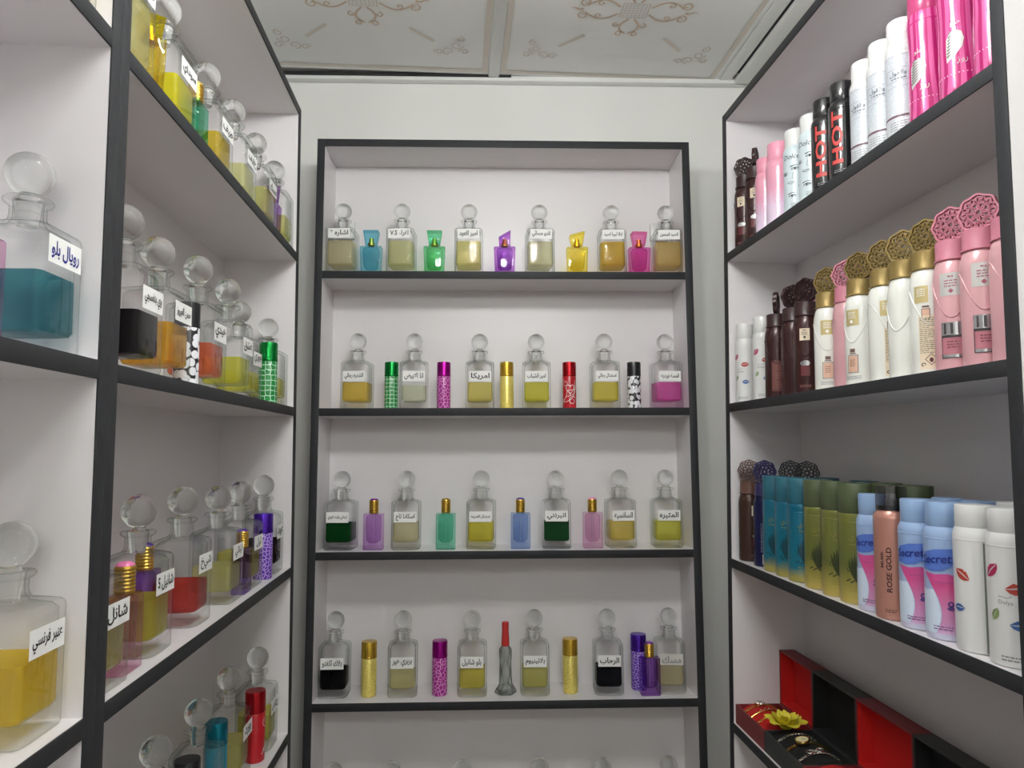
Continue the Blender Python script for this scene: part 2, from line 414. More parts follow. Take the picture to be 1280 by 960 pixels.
def ornament():
    f = Flat(1.2)
    for sx in (1, -1):
        m = (lambda p: p) if sx == 1 else mirrored
        for sy in (1, -1):
            g = lambda p: [(x, y*sy) for x, y in m(p)]
            f.line(g([(.035+.075*t, .012+.022*sin(pi*t)) for t in [i/14 for i in range(15)]]), .004)
            f.line(g(spiral(.112, .024, .014, 1.1, -pi/2, 1)), .003)
            f.line(g(spiral(.078, .022, .009, 1.0, pi/2, -1)), .0026)
            f.line(g([(.006+.016*sin(pi*t*.9), .03+.055*t) for t in [i/12 for i in range(13)]]), .004)
            f.line(g(spiral(.017, .088, .012, 1.1, pi, 1)), .003)
            f.line(g(spiral(.030, .055, .010, 1.0, -pi/2, 1)), .0026)
        f.line(m([(.115+.03*t, .003*sin(2*pi*t)) for t in [i/8 for i in range(9)]]), lambda t: .005*(1-t)+.001)
    return f
def ornament_grid():
    f = Flat(); f.frame(-.031, .031, -.026, .026, .002)
    for k in range(1, 7): f.rect(-.031+.062*k/7-.0006, -.031+.062*k/7+.0006, -.026, .026)
    for k in range(1, 6): f.rect(-.031, .031, -.026+.052*k/6-.0006, -.026+.052*k/6+.0006)
    return f
def corners():
    f = Flat(1.2)
    for sx in (1, -1):
        for sy in (1, -1):
            g = lambda p: [(x*sx, y*sy) for x, y in p]
            for (cx, cy, r, a) in ((.205, .165, .016, 0), (.185, .190, .016, pi/2), (.222, .192, .013, pi), (.160, .196, .012, pi), (.212, .140, .012, -pi/2)):
                f.line(g(spiral(cx, cy, r, 1.15, a, 1)), .0028)
            f.line(g([(.095, .10), (.150, .152)]), .0065)
    return f
def down(fl, name, z):
    me = bpy.data.meshes.new(name); me.from_pydata([(x, y, z) for x, y in fl.v], [], [f[::-1] for f in fl.f]); me.update(); return me
P_or, P_gr, P_co = down(ornament(), 'ornament', -.0012), down(ornament_grid(), 'ornament_lattice', -.0011), down(corners(), 'corner_scrolls', -.0010)
P_band = down(Flat().frame(-.283, .283, -.283, .283, .013), 'printed_border', -.0009)
P_base = MB().box(-.296, .296, -.296, .296, 0, .010, .0015).mesh('ceiling_panel')
for ci in range(2):
    for ri in range(7):
        cx, cy = PX[ci]+.3, 1.462-.6*ri
        p = obj('ceiling_panel', P_base, M_CEIL, ceil); p.location = (cx, cy, CEIL)
        for nm, me, mt in (('printed_border', P_band, M_BEIGE), ('ornament', P_or, M_GOLDP), ('ornament_lattice', P_gr, M_BEIGE), ('corner_scrolls', P_co, M_BEIGE)):
            obj(nm, me, mt, p)
struct('trim_1', MB().box(.079, .107, -2.6, 1.762, CEIL-.004, CEIL+.006, .002).mesh('trim_1'), M_TRIM)
tr = MB()
for ri in range(7): tr.box(-.507, .75, 1.162-.6*ri-.012, 1.162-.6*ri+.012, CEIL-.003, CEIL+.006, .0015)
struct('trim_2', tr.mesh('trim_2'), M_TRIM)
o = struct('trim_3', MB().box(-.66, .66, .128, .152, CEIL-.012, CEIL+.002, .002).mesh('trim_3'), M_TRIM); o.matrix_world = R_BACK
o = struct('gap_shade_1', MB().box(-.66, .02, .121, .1285, CEIL-.0035, CEIL+.003).mesh('gap_shade_1', 0), M_DARK); o.matrix_world = R_BACK  # dark strip painted as the shade of the gap along the back trim
struct('trim_5', MB().box(.690, .722, -2.6, 1.74, CEIL-.004, CEIL+.006, .002).mesh('trim_5'), M_TRIM)
struct('gap_shade_2', MB().box(.722, .730, -2.6, 1.70, CEIL-.002, CEIL+.006).mesh('gap_shade_2', 0), M_DARK)  # dark strip in place of the shaded gap between the right trims
struct('trim_7', MB().box(.730, .768, -2.6, 1.74, CEIL-.012, CEIL+.004, .002).mesh('trim_7'), M_TRIM)

# ------------------------------------------------------------------ ceiling lamps (above and behind the camera; the farthest is added fill)
def emit(name, col, st):
    m, nt, out = newmat(name); e = nt.nodes.new('ShaderNodeEmission'); e.inputs[0].default_value = (*col, 1); e.inputs[1].default_value = st
    nt.links.new(e.outputs[0], out.inputs[0]); return m
M_EMIT = emit('lamp_diffuser', LAMP_COLOR, 6)
LN = ['over the aisle, front left', 'over the aisle, front right', 'behind the camera, left', 'behind the camera, right', 'far behind the camera, added as fill']
for (lx, ly, pw), wh in zip(LAMPS, LN):
    t = thing('ceiling_lamp', 'round white bulb hanging on a short stem '+wh, 'ceiling light', T(lx, ly, CEIL), 'ceiling lamps')
    obj('lamp_base', MB().lathe([(.055, 0), (.055, -.008), (.048, -.016), (.026, -.020), (.022, -.034), (.014, -.037), (.014, -.10), (.0001, -.1005)], 40).mesh('lamp_base'), M_WHITEP, t)
    obj('bulb', MB().lathe([(.0142, -.094), (.0200, -.105)]+arc(0, -.150, .046, 60, -89, 14), 32).mesh('bulb', 60), M_EMIT, t)
    ld = bpy.data.lights.new('lamp_light', 'POINT'); ld.shadow_soft_size = .05; ld.energy = pw; ld.color = LAMP_COLOR
    lo = bpy.data.objects.new('lamp_light', ld); link(lo, t); lo.location = (0, 0, -.150)

# ------------------------------------------------------------------ square glass decanter with ball stopper
def rr(hw, hd, rc, z, n=6):
    pts = []
    for q, (sx, sy) in enumerate(((1, 1), (-1, 1), (-1, -1), (1, -1))):
        for i in range(n+1):
            a = pi/2*q+pi/2*i/n; pts.append((sx*(hw-rc)+rc*cos(a), sy*(hd-rc)+rc*sin(a), z))
    return pts
def circ(r, z, n=6):
    return [(r*cos(pi/2*q+pi/2*i/n), r*sin(pi/2*q+pi/2*i/n), z) for q in range(4) for i in range(n+1)]
def decanter_body(w=.0335, rc=.008, hs=.113):
    R = [rr(w-.003, w-.003, rc-.002, 0), rr(w-.0008, w-.0008, rc, .0012), rr(w, w, rc, .004), rr(w, w, rc, hs-.007), rr(w-.0006, w-.0006, rc, hs-.004), rr(w-.0025, w-.0025, rc, hs-.0015), rr(w-.006, w-.006, rc, hs),
         circ(.0185, hs+.0035), circ(.0155, hs+.007), circ(.0145, hs+.012), circ(.0145, hs+.020), circ(.0185, hs+.0225), circ(.0198, hs+.024), circ(.0198, hs+.0262), circ(.0185, hs+.0275), circ(.0125, hs+.0275),
         circ(.0118, hs+.018), circ(.012, hs+.008), circ(.0165, hs+.001), rr(w-.008, w-.008, rc-.001, hs-.004), rr(w-.0045, w-.0045, rc-.002, hs-.009), rr(w-.004, w-.004, rc-.002, .022), rr(w-.006, w-.006, rc-.002, .0185), rr(w-.012, w-.012, rc-.003, .0172)]
    return MB().loft(R).mesh('bottle_body', 28)
def oil_mesh(top, w=.0335, rc=.008):
    R = [rr(w-.0125, w-.0125, rc-.003, .0176), rr(w-.0063, w-.0063, rc-.002, .0189), rr(w-.0043, w-.0043, rc-.002, .0224), rr(w-.0043, w-.0043, rc-.002, top)]
    return MB().loft(R).mesh('perfume_oil', 28)
def stopper_mesh(hs=.113):
    c = hs+.0505
    p = [(.0001, hs+.002), (.0085, hs+.002), (.0105, hs+.016), (.0115, hs+.0275), (.0085, hs+.0290), (.0078, hs+.0315)]
    a0 = -math.degrees(math.acos(.0078/.0200)); p += arc(0, c, .0200, a0, 89.5, 18)
    return MB().lathe(p, 32).mesh('ball_stopper', 50)
BODY = [decanter_body(), decanter_body(.0335, .013)]
STOP = stopper_mesh()
OILM = {}
LABELM = Flat().rect(-.0262, .0262, 0, .0245)
LAB_MESH = LABELM.flat('paper_label', -.0338)
def decanter(frame, x, d, z, oilrgb, text, label, group, fill=.061, s=1.0, rot=0., body=0, ink=None, zl=.064, paper=None, tw=.044, sy=1.0):
    mw = frame @ T(x, d, z+.0002) @ Matrix.Rotation(rot, 4, 'Z') @ Matrix.Diagonal((sy, sy, s, 1))
    t = thing('perfume_decanter', label, 'perfume bottle', mw, group)
    obj('bottle_body', BODY[body], M_GLASS, t)
    k = (round(fill, 4), body)
    if k not in OILM: OILM[k] = oil_mesh(fill, .0335, .013 if body else .008)
    obj('perfume_oil', OILM[k], oil(oilrgb, .8 if sum(oilrgb) < 200 else .35), t)
    obj('ball_stopper', STOP, M_STOP, t)
    if text:
        lb = obj('paper_label', LAB_MESH, paper or M_PAPER, t); lb.location = (0, 0, zl)
        _, _, tw_, th_ = text2d(text, .022); k_ = min(tw/tw_, .0165/th_); kx_ = min(tw/tw_, k_*1.25); ky_ = min(.0165/th_, k_*1.5)
        f = Flat().text(text, both=(tw_*kx_, th_*ky_), cx=0, cy=.0122, bold=.022)
        obj('lettering', f.flat('lettering', -.0341), ink or M_INK, lb)
    return t
ORD = ['first', 'second', 'third', 'fourth', 'fifth', 'sixth']
GB = 'decanters on the back shelving unit'
ROWS = ['top', 'second', 'third', 'fourth', 'fifth']
back_rows = [
 (0, .036, .96, [(-.392, (214, 200, 150), 'اشاره *', 'pale tan'), (-.250, (222, 220, 150), 'اغراء V.S', 'pale yellow'), (-.087, (226, 214, 120), 'امير العود', 'light yellow'), (.085, (224, 222, 170), 'للهو مسائي', 'very pale yellow'), (.262, (222, 178, 50), 'ارقا ليبيا لصيد', 'golden'), (.397, (218, 186, 100), 'الصيد المجنون', 'golden tan')]),
 (1, .050, 1.0, [(-.353, (228, 190, 60), 'الشهره رجالي', 'golden yellow'), (-.218, (222, 226, 190), 'انا الابيض', 'almost clear'), (-.061, (228, 212, 95), 'امريكا', 'yellow'), (.076, (222, 216, 50), 'امير الشباب', 'lemon yellow'), (.241, (226, 208, 60), 'استندال رجالي', 'yellow'), (.391, (226, 80, 170), 'المسه نورديه', 'bright pink')]),
 (2, .055, .99, [(-.387, (20, 86, 36), 'ارماني وايت فوري', 'dark green'), (-.234, (222, 214, 160), 'اسكادا تاج', 'pale beige'), (-.057, (224, 210, 50), 'استندال القصيمه', 'lemon yellow'), (.121, (20, 90, 40), 'اتيرنتي', 'dark green'), (.274, (232, 206, 90), 'السانسيه', 'warm yellow'), (.384, (218, 214, 70), 'المثيره', 'yellow green')]),
 (3, .058, 1.02, [(-.396, (20, 18, 22), 'بلاك اكفتو', 'black'), (-.239, (216, 208, 140), 'بربري هير', 'pale yellow'), (-.078, (218, 204, 70), 'بلو شانيل', 'yellow'), (.067, (214, 208, 110), 'بلاتينيوم', 'pale yellow green'), (.238, (16, 22, 34), 'الرحاب', 'blue black'), (.384, (212, 200, 150), 'مسك', 'pale beige')]),
 (4, .060, 1.02, [(-.393, (216, 200, 120), None, 'yellow'), (-.262, (206, 190, 110), None, 'yellow'), (-.099, (210, 200, 140), None, 'yellow'), (.079, (216, 190, 90), None, 'yellow'), (.224, (210, 200, 120), None, 'yellow'), (.377, (206, 196, 120), None, 'yellow')])]
for r, d, s, items in back_rows:
    for i, (x, rgb, txt, cn) in enumerate(items):
        if r == 4: lab = 'ball stopper peeking above the bottom frame edge, %s from left on the back unit' % ORD[i]
        else: lab = '%s oil in a ball stoppered decanter, %s from left, back unit %s shelf' % (cn, ORD[i], ROWS[r])
        dd = d+random.uniform(-.004, .004)
        fl = {0: .079, 1: .0625, 2: .0615, 3: .057, 4: .06}[r]
        if r == 3 and i == 5: fl = .062
        if r == 3 and i == 1: fl = .050
        if r == 1 and i == 1: fl = .055
        decanter(F_BACK, x, dd if r else d, ZB[r], rgb, txt, lab, GB, fill=fl, s=s, rot=random.uniform(-.09, .09), body=1 if (r == 3 or i % 3 == 1) else 0,
                 zl=(.084 if r == 0 else .064), paper=M_PAPER_DIM if (r == 3 and i == 5) else None, ink=M_GREYINK if (r == 3 and i == 5) else None)

# left units: (x, d, scale, colour, text, label)
GL = 'decanters on the left shelving units'
def ldec(row, x, d, s, rgb, txt, label, fill=.061, rot=0., **k):
    decanter(F_LEFT, x, d, ZL[row], rgb, txt, label, GL, fill=fill, s=s, rot=rot, **k)
ldec(0, .648, .045, 1.0, (226, 214, 150), None, 'pale yellow decanter cut off by the frame on the top left shelf nearest the camera')
ldec(0, .770, .042, 1.0, (222, 214, 130), 'فلوريوس', 'pale yellow decanter beside the dark post on the far left unit top shelf', fill=.09, zl=.09)
ldec(0, .910, .045, 1.0, (226, 216, 20), 'سوداي', 'bright yellow decanter beside the small yellow spray on the top left shelf', fill=.063)
ldec(0, 1.075, .048, 1.0, (214, 178, 40), 'طيف', 'golden oil decanter just beyond the small green spray on the top left shelf', fill=.063)
ldec(0, 1.190, .044, 1.0, (216, 216, 140), 'خليف', 'pale yellow green decanter, third from the corner on the top left shelf')
ldec(0, 1.320, .042, 1.0, (208, 208, 110), 'مسك', 'yellow green decanter before the violet spray on the top left shelf', fill=.07)
ldec(0, 1.450, .040, 1.0, (204, 204, 110), None, 'yellow green decanter in the corner at the far end of the top left shelf', fill=.06)
ldec(1, .648, .048, 1.0, (34, 108, 122), 'رويال بلو', 'large looking decanter of teal oil with blue handwriting, at the left edge', fill=.070, ink=M_BLUEINK, zl=.078)
ldec(1, .808, .038, 1.05, (34, 28, 34), 'وي بنفسجي', 'black oil decanter half hidden by the dark post on the second left shelf', fill=.064, zl=.066)
ldec(1, .897, .038, .99, (224, 152, 28), 'حسن الفيروز', 'orange amber oil decanter beside the dotted tube on the second left shelf', fill=.070, zl=.073)
ldec(1, 1.035, .038, 1.07, (228, 92, 56), 'هيدي', 'coral red oil decanter on the second left shelf', fill=.060)
ldec(1, 1.170, .038, 1.06, (206, 206, 60), 'عشق', 'lime yellow oil decanter, larger of the pair before the green tube on the left', fill=.058)
ldec(1, 1.300, .058, 1.0, (214, 210, 60), 'جوري', 'yellow decanter half behind the lime one on the second left shelf', fill=.052)
ldec(1, 1.445, .045, .97, (206, 210, 110), None, 'pale green decanter in the corner behind the green tube, second left shelf', fill=.056)
ldec(2, .648, .048, .98, (226, 190, 50), 'عنبر فرنسي', 'amber oil decanter at the left frame edge on the third shelf nearest the camera', fill=.066, zl=.070)
ldec(2, .765, .044, 1.0, (206, 204, 120), 'شانل', 'pale decanter mostly hidden behind the dark post on the third left shelf', fill=.06, zl=.062)
ldec(2, .896, .049, 1.02, (208, 196, 50), 'شانيل 5', 'yellow oil decanter whose label shows a 5, third left shelf', fill=.064, zl=.068, body=1)
ldec(2, 1.036, .050, 1.03, (192, 40, 36), 'شيخ', 'red oil decanter on the third left shelf', fill=.056, zl=.068, body=1)
ldec(2, 1.178, .048, .99, (206, 202, 130), 'ليالي', 'pale straw oil decanter just beyond the red one, third left shelf', fill=.058, zl=.066)
ldec(2, 1.294, .048, 1.0, (204, 196, 80), 'ليل', 'yellow oil decanter beside the purple tube, third left shelf', fill=.062, zl=.064)
ldec(2, 1.436, .045, 1.03, (52, 34, 36), 'عود', 'dark brown oil decanter in the corner of the third left shelf', fill=.062, body=1)
ldec(3, 1.012, .066, 1.0, (212, 206, 150), None, 'decanter at the bottom edge, nearest on the lowest left shelf in view')
ldec(3, 1.150, .060, 1.0, (206, 210, 200), None, 'nearly clear decanter beside the teal spray on the lowest left shelf', body=1)
ldec(3, 1.310, .064, 1.0, (206, 200, 110), 'ورد', 'pale yellow decanter beside the red tube on the lowest left shelf', body=1)
ldec(3, 1.430, .048, 1.0, (206, 198, 80), 'خزامى', 'yellow oil decanter in the corner of the lowest left shelf', body=1, fill=.066)

# ------------------------------------------------------------------ small spray bottles and roll-on tubes
def srgb(c): return tuple(255*(x*12.92 if x <= .0031308 else 1.055*x**(1/2.4)-.055) for x in c)
def tinted(name, rgb):
    c = lin(rgb); return glassy('tint_'+name, srgb([x**.23 for x in c]), srgb([x**.5*.85 for x in c]), .03, 2.0)
def trapeze_parts():
    b = MB().loft([rr(.0225, .011, .003, 0), rr(.0235, .012, .003, .001), rr(.0262, .0135, .003, .066), rr(.0256, .013, .003, .0685), rr(.012, .0095, .004, .0705), circ(.0075, .072),
                   circ(.005, .070), rr(.017, .0085, .003, .066), rr(.020, .0095, .004, .060), rr(.0165, .0085, .005, .018), rr(.012, .006, .004, .0135)]).mesh('bottle_body', 28)
    n = MB().lathe([(.0075, .072), (.0085, .0725), (.0085, .079), (.0055, .080), (.0055, .090), (.0001, .0905)], 24).mesh('spray_collar')
    c = MB().loft([rr(.0135, .0105, .002, .0745), rr(.0185, .0135, .002, .1065), rr(.018, .013, .002, .108)]).mesh('cap', 28)
    tilt = [(x, y, z+(x/.0185)*.005) for x, y, z in rr(.0185, .0135, .002, .1035)]
    s = MB().loft([rr(.0135, .0105, .002, .0745), [(x, y, z-.0012+(x/.0185)*.005) for x, y, z in rr(.0185, .0135, .002, .1035)], tilt]).mesh('cap', 28)
    tl2 = [(x, y, z+(x/.015)*.009) for x, y, z in rr(.0145, .0135, .002, .101)]
    s2 = MB().loft([rr(.0135, .0105, .002, .0745), [(x, y, z-.0012+(x/.015)*.009) for x, y, z in rr(.0145, .0135, .002, .101)], tl2]).mesh('cap', 28)
    return b, n, (c, s, s2)
TB, TN, TC = trapeze_parts()
def trapeze(frame, x, d, z, rgb, cap, label, group, capi=0, s=1., rot=0., capmat=None):
    t = thing('perfume_spray', label, 'perfume bottle', frame @ T(x, d, z+.0002) @ Matrix.Rotation(rot, 4, 'Z') @ Matrix.Scale(s, 4), group)
    obj('bottle_body', TB, tinted('%d_%d_%d' % rgb, rgb), t)
    obj('spray_collar', TN, M_GOLD, t)
    obj('cap', TC[capi], capmat or tinted('%d_%d_%d' % cap, cap), t)
def rect_parts():
    b = MB().loft([rr(.0215, .0115, .0025, 0), rr(.0225, .0125, .0025, .001), rr(.0225, .0125, .0025, .081), rr(.0215, .0115, .0025, .0825), circ(.0075, .083),
                   circ(.006, .0815), rr(.0165, .009, .003, .078), rr(.0172, .009, .003, .072), rr(.0165, .0085, .006, .022), rr(.009, .006, .004, .0155)]).mesh('bottle_body', 28)
    pr = [(.0102, .0835)]
    for k in range(7):
        zz = .0845+k*.0040; pr += [(.0104, zz), (.0111, zz+.0013), (.0111, zz+.0026), (.0104, zz+.0038)]
    pr += [(.0100, .1135)]
    c = MB().lathe(pr, 28).mesh('cap', 20)
    g = MB().lathe([(.0100, .1135), (.0095, .1150), (.0060, .1175), (.0001, .1180)], 28).mesh('cap_button', 50)
    d = MB().lathe([(.0009, .018), (.0009, .083)], 8).mesh('dip_tube')
    return b, c, g, d
RB_, RC_, RG_, RD_ = rect_parts()
def rectmini(frame, x, d, z, rgb, button, label, group, s=1., rot=0.):
    t = thing('perfume_spray', label, 'perfume bottle', frame @ T(x, d, z+.0002) @ Matrix.Rotation(rot, 4, 'Z') @ Matrix.Scale(s, 4), group)
    obj('bottle_body', RB_, tinted('%d_%d_%d' % rgb, rgb), t)
    obj('cap', RC_, M_GOLD, t)
    obj('cap_button', RG_, pbr('button_%d_%d_%d' % button, button, .3), t)
    obj('dip_tube', RD_, M_WHITEP, t)
TUBE_B = lathe_uv('tube_body', [(.0148, 0), (.0156, .001), (.0158, .003), (.0158, .075), (.0150, .0765)], 40)
TUBE_C = MB().lathe([(.0150, .0765), (.0160, .0772), (.0160, .108), (.0154, .110), (.0001, .1105)], 40).mesh('cap')
TUBE_R = MB().lathe([(.0161, .0775), (.0164, .0782), (.0164, .0795), (.0161, .0802)], 40, False, False).mesh('cap_ring')
def heart_line():
    f = Flat()
    for k in range(3):
        f.line([(-.022+.04*t+.004*sin(9*t+k), .012+.05*t**(1+.35*k)+.008*sin(5*t+k)) for t in [i/16 for i in range(17)]], .0011)
    f.line([(.0005*16*sin(a)**3*1.25, .046+.00062*1.25*(13*cos(a)-5*cos(2*a)-2*cos(3*a)-cos(4*a))) for a in [2*pi*i/40 for i in range(40)]], .0012, True)
    f.line(spiral(.006, .018, .012, 1.2, 0, 1), .001); f.line(spiral(-.012, .06, .009, 1.2, 2, 1), .001)
    return f
def tube(frame, x, d, z, bodymat, capmat, label, group, s=1.06, rot=0., swirl=None):
    t = thing('roll_on_tube', label, 'perfume bottle', frame @ T(x, d, z+.0002) @ Matrix.Rotation(rot, 4, 'Z') @ Matrix.Scale(s, 4), group)
    obj('tube_body', TUBE_B, bodymat, t); obj('cap', TUBE_C, capmat, t); obj('cap_ring', TUBE_R, capmat, t)
    if swirl: obj('printed_swirls', heart_line().wrap('printed_swirls', .0160, 0), swirl, t)
GT = 'small bottles between the decanters'
for x, rgb, cap, ci, cn in [(-.324, (110, 200, 222), (60, 170, 205), 0, 'light blue'), (-.171, (70, 200, 110), (20, 150, 70), 0, 'green'), (0.0, (150, 60, 190), (120, 30, 165), 2, 'purple slant capped'), (.177, (238, 214, 40), (236, 200, 10), 1, 'yellow'), (.330, (236, 90, 190), (240, 70, 150), 0, 'hot pink')]:
    trapeze(F_BACK, x, .040, ZB[0], rgb, cap, cn+' glass spray with tapered cap, back unit top shelf', GT, ci, rot=random.uniform(-.1, .1))
MT = lambda n, c: pbr(n, c, .25, .75)
M_T_GREEN = pattern('green_oval_print', (10, 128, 52), (196, 226, 205), 'edge', 110, .05, .09)
M_T_MAG = pattern('magenta_lace_print', (160, 18, 134), (232, 180, 222), 'lace', 125, .04, .085)
M_T_GOLD = pattern('gold_glitter', (214, 190, 60), (244, 230, 140), 'glitter', 420, .45, .6, .3, .35)
M_T_RED = pbr('red_sleeve', (176, 24, 36), .3)
M_T_DOT = pattern('white_dots_print', (20, 20, 24), (226, 226, 232), 'dots', 85, .46, .49)
M_T_PUR = pattern('purple_lace_print', (86, 40, 160), (196, 170, 226), 'lace', 170, .06, .12)
C_GREEN, C_MAG, C_GOLD, C_RED = MT('green_cap', (10, 130, 55)), MT('magenta_cap', (160, 15, 135)), MT('gold_cap', (206, 168, 60)), MT('red_cap', (170, 22, 32))
C_BLACK = pbr('black_cap', (24, 24, 28), .3); C_PUR = MT('purple_cap', (78, 35, 165))
for x, bm_, cm, cn, sw in [(-.272, M_T_GREEN, C_GREEN, 'green roll-on tube with white oval net print', None), (-.147, M_T_MAG, C_MAG, 'magenta roll-on tube with white lace print', None), (.004, M_T_GOLD, C_GOLD, 'gold glitter roll-on tube', None), (.155, M_T_RED, C_RED, 'red roll-on tube with white swirls', M_PAPER), (.312, M_T_DOT, C_BLACK, 'black roll-on tube with white dots', None)]:
    tube(F_BACK, x, .045, ZB[1], bm_, cm, cn+' on the back unit second shelf', GT, 1.02, rot=random.uniform(-.5, .5) if not sw else 0, swirl=sw)
for x, rgb, bt, cn in [(-.308, (205, 150, 225), (110, 30, 130), 'lilac'), (-.140, (100, 212, 178), (150, 130, 70), 'mint green'), (.035, (140, 172, 232), (60, 50, 140), 'sky blue'), (.205, (232, 175, 214), (220, 140, 190), 'pale pink')]:
    rectmini(F_BACK, x, .040, ZB[2], rgb, bt, cn+' glass spray with ribbed gold cap, third shelf of the back unit', GT)
tube(F_BACK, -.316, .052, ZB[3], M_T_GOLD, C_GOLD, 'gold glitter roll-on tube, left one on the back unit fourth shelf', GT, 1.10)
tube(F_BACK, -.153, .052, ZB[3], M_T_MAG, C_MAG, 'magenta lace roll-on tube on the back unit fourth shelf', GT, 1.10, .4)
tube(F_BACK, .150, .056, ZB[3], M_T_GOLD, C_GOLD, 'gold glitter roll-on tube, right one on the back unit fourth shelf', GT, 1.10, .8)
tube(F_BACK, .314, .072, ZB[3], M_T_PUR, C_PUR, 'purple lace roll-on tube behind the violet spray on the back unit fourth shelf', GT, 1.14)
rectmini(F_BACK, .331, .032, ZB[3], (170, 110, 215), (120, 60, 150), 'violet glass spray with gold cap in front of the purple tube, back unit fourth shelf', GT)
def twisted():
    t = thing('perfume_spray', 'slim clear twisted glass bottle with red cap on the back unit fourth shelf', 'perfume bottle', F_BACK @ T(-.001, .056, ZB[3]+.0002), GT)
    def ring(z, r, tw, amp, n=32): return [((r*(1+amp*cos(6*a)))*cos(a+tw), (r*(1+amp*cos(6*a)))*sin(a+tw), z) for a in [2*pi*i/n for i in range(n)]]
    prof = [(0, .020), (.002, .0235), (.008, .0225), (.018, .0165), (.035, .0135), (.060, .0130), (.085, .0140), (.100, .0135), (.106, .009), (.110, .0075)]
    rings = []
    for k in range(len(prof)-1):
        for j in range(4):
            u = j/4; z = prof[k][0]*(1-u)+prof[k+1][0]*u; r = prof[k][1]*(1-u)+prof[k+1][1]*u
            rings.append(ring(z, r, z*22, .10 if z < .1 else .02))
    obj('bottle_body', MB().loft(rings).mesh('bottle_body', 60), glassy('twist_glass', (240, 244, 242), (95, 105, 100), .08, 1.3), t)
    obj('cap', MB().lathe([(.0088, .106), (.0094, .108), (.0090, .122), (.0078, .140), (.0082, .156), (.0076, .160), (.0001, .161)], 28).mesh('cap'), pbr('red_plastic', (186, 48, 46), .35), t)
twisted()
# small bottles on the left units
trapeze(F_LEFT, .838, .032, ZL[0], (236, 204, 30), (240, 196, 0), 'yellow glass spray with slanted amber cap on the top left shelf', GT, 1, 1.05, .6)
rectmini(F_LEFT, .990, .032, ZL[0], (60, 190, 140), (200, 180, 110), 'emerald glass spray with gold cap on the top left shelf', GT, .92)
trapeze(F_LEFT, 1.392, .030, ZL[0], (150, 80, 200), (120, 30, 165), 'violet glass spray with purple cap near the far end of the top left shelf', GT, 2, 1.05)
rectmini(F_LEFT, .560, .036, ZL[1], (236, 160, 205), (230, 120, 180), 'pink glass spray cut by the left frame edge beside the teal oil decanter', GT, 1.0)
tube(F_LEFT, .962, .024, ZL[1], M_T_DOT, C_BLACK, 'black roll-on tube with white dots beside the orange oil on the left', GT, 1.0, .9)
tube(F_LEFT, 1.386, .028, ZL[1], M_T_GREEN, C_GREEN, 'green roll-on tube with white oval net print, second left shelf', GT, 1.08, .3)
rectmini(F_LEFT, .822, .030, ZL[2], (236, 170, 205), (226, 120, 170), 'pink glass spray with gold cap beside the dark post on the third left shelf', GT)
rectmini(F_LEFT, .966, .070, ZL[2], (160, 100, 210), (70, 30, 140), 'violet glass spray with gold cap between the yellow and red decanters, third left shelf', GT, 1.02)
tube(F_LEFT, 1.367, .026, ZL[2], M_T_PUR, C_PUR, 'purple lace roll-on tube on the third left shelf', GT, 1.09, .5)
rectmini(F_LEFT, 1.238, .026, ZL[2], (150, 110, 210), (70, 30, 140), 'violet glass spray half hidden behind straw oil decanter, third left shelf', GT, .9)
tube(F_LEFT, 1.082, .050, ZL[3], M_T_DOT, C_BLACK, 'black capped tube at the bottom edge of the lowest left shelf', GT, 1.12, .2)
tube(F_LEFT, 1.230, .058, ZL[3], pbr('teal_sleeve', (20, 120, 140), .3), MT('teal_cap', (20, 120, 140)), 'teal roll-on tube with matching cap on the lowest left shelf', GT, 1.1)
tube(F_LEFT, 1.368, .034, ZL[3], M_T_RED, C_RED, 'red roll-on tube on the lowest left shelf', GT, 1.12, .8, swirl=M_PAPER)

# ------------------------------------------------------------------ spray cans of the right unit
def can_mesh(r, hs, neck=.9, waist=0.):
    p = [(r-.003, 0), (r-.0008, .0008), (r, .003)]
    for i in range(1, 12):
        z = .003+(hs-.020-.003)*i/12; p.append((r-waist*sin(pi*min(1, max(0, (z/hs-.35)/.6)))**2, z))
    p += [(r, hs-.020), (r, hs-.012), (r*.985, hs-.007), (r*(neck+.04), hs-.002), (r*neck, hs)]
    return p
def cap_mesh(r, z0, z1, bev=.002):
    return MB().lathe([(r*.985, z0), (r, z0+.0006), (r, z1-bev), (r-bev*.3, z1-bev*.3), (r-bev, z1), (.0001, z1+.0004)], 44).mesh('cap')
CM = {}
def can(frame, x, d, z, r, hs, ht, bodymat, capmat, label, group, rot=0., neck=.86, capr=None, name='body_spray_can', waist=0., cat='spray can'):
    t = thing(name, label, cat, frame @ T(x, d, z+.0002) @ Matrix.Rotation(rot, 4, 'Z'), group)
    k = (r, hs, ht, neck, capr, waist)
    if k not in CM:
        CM[k] = (lathe_uv('can_body', can_mesh(r, hs, neck, waist), 56), cap_mesh(capr or r*neck, hs, ht),
                 MB().lathe([(r*1.0, hs-.0150), (r*1.012, hs-.0145), (r*1.012, hs-.0135), (r*1.0, hs-.0130)], 56, False, False).mesh('shoulder_ring'))
    obj('can_body', CM[k][0], bodymat, t); obj('cap', CM[k][1], capmat, t); obj('shoulder_ring', CM[k][2], bodymat, t)
    return t
def deco(t, name, fl, r, mat, a=0., off=.0004, parent=None):
    return obj(name, fl.wrap(name, r+off, a), mat, parent or t)
def C(n, rgb, rough=.32, metal=0., **k): return pbr(n, rgb, rough, metal, **k)
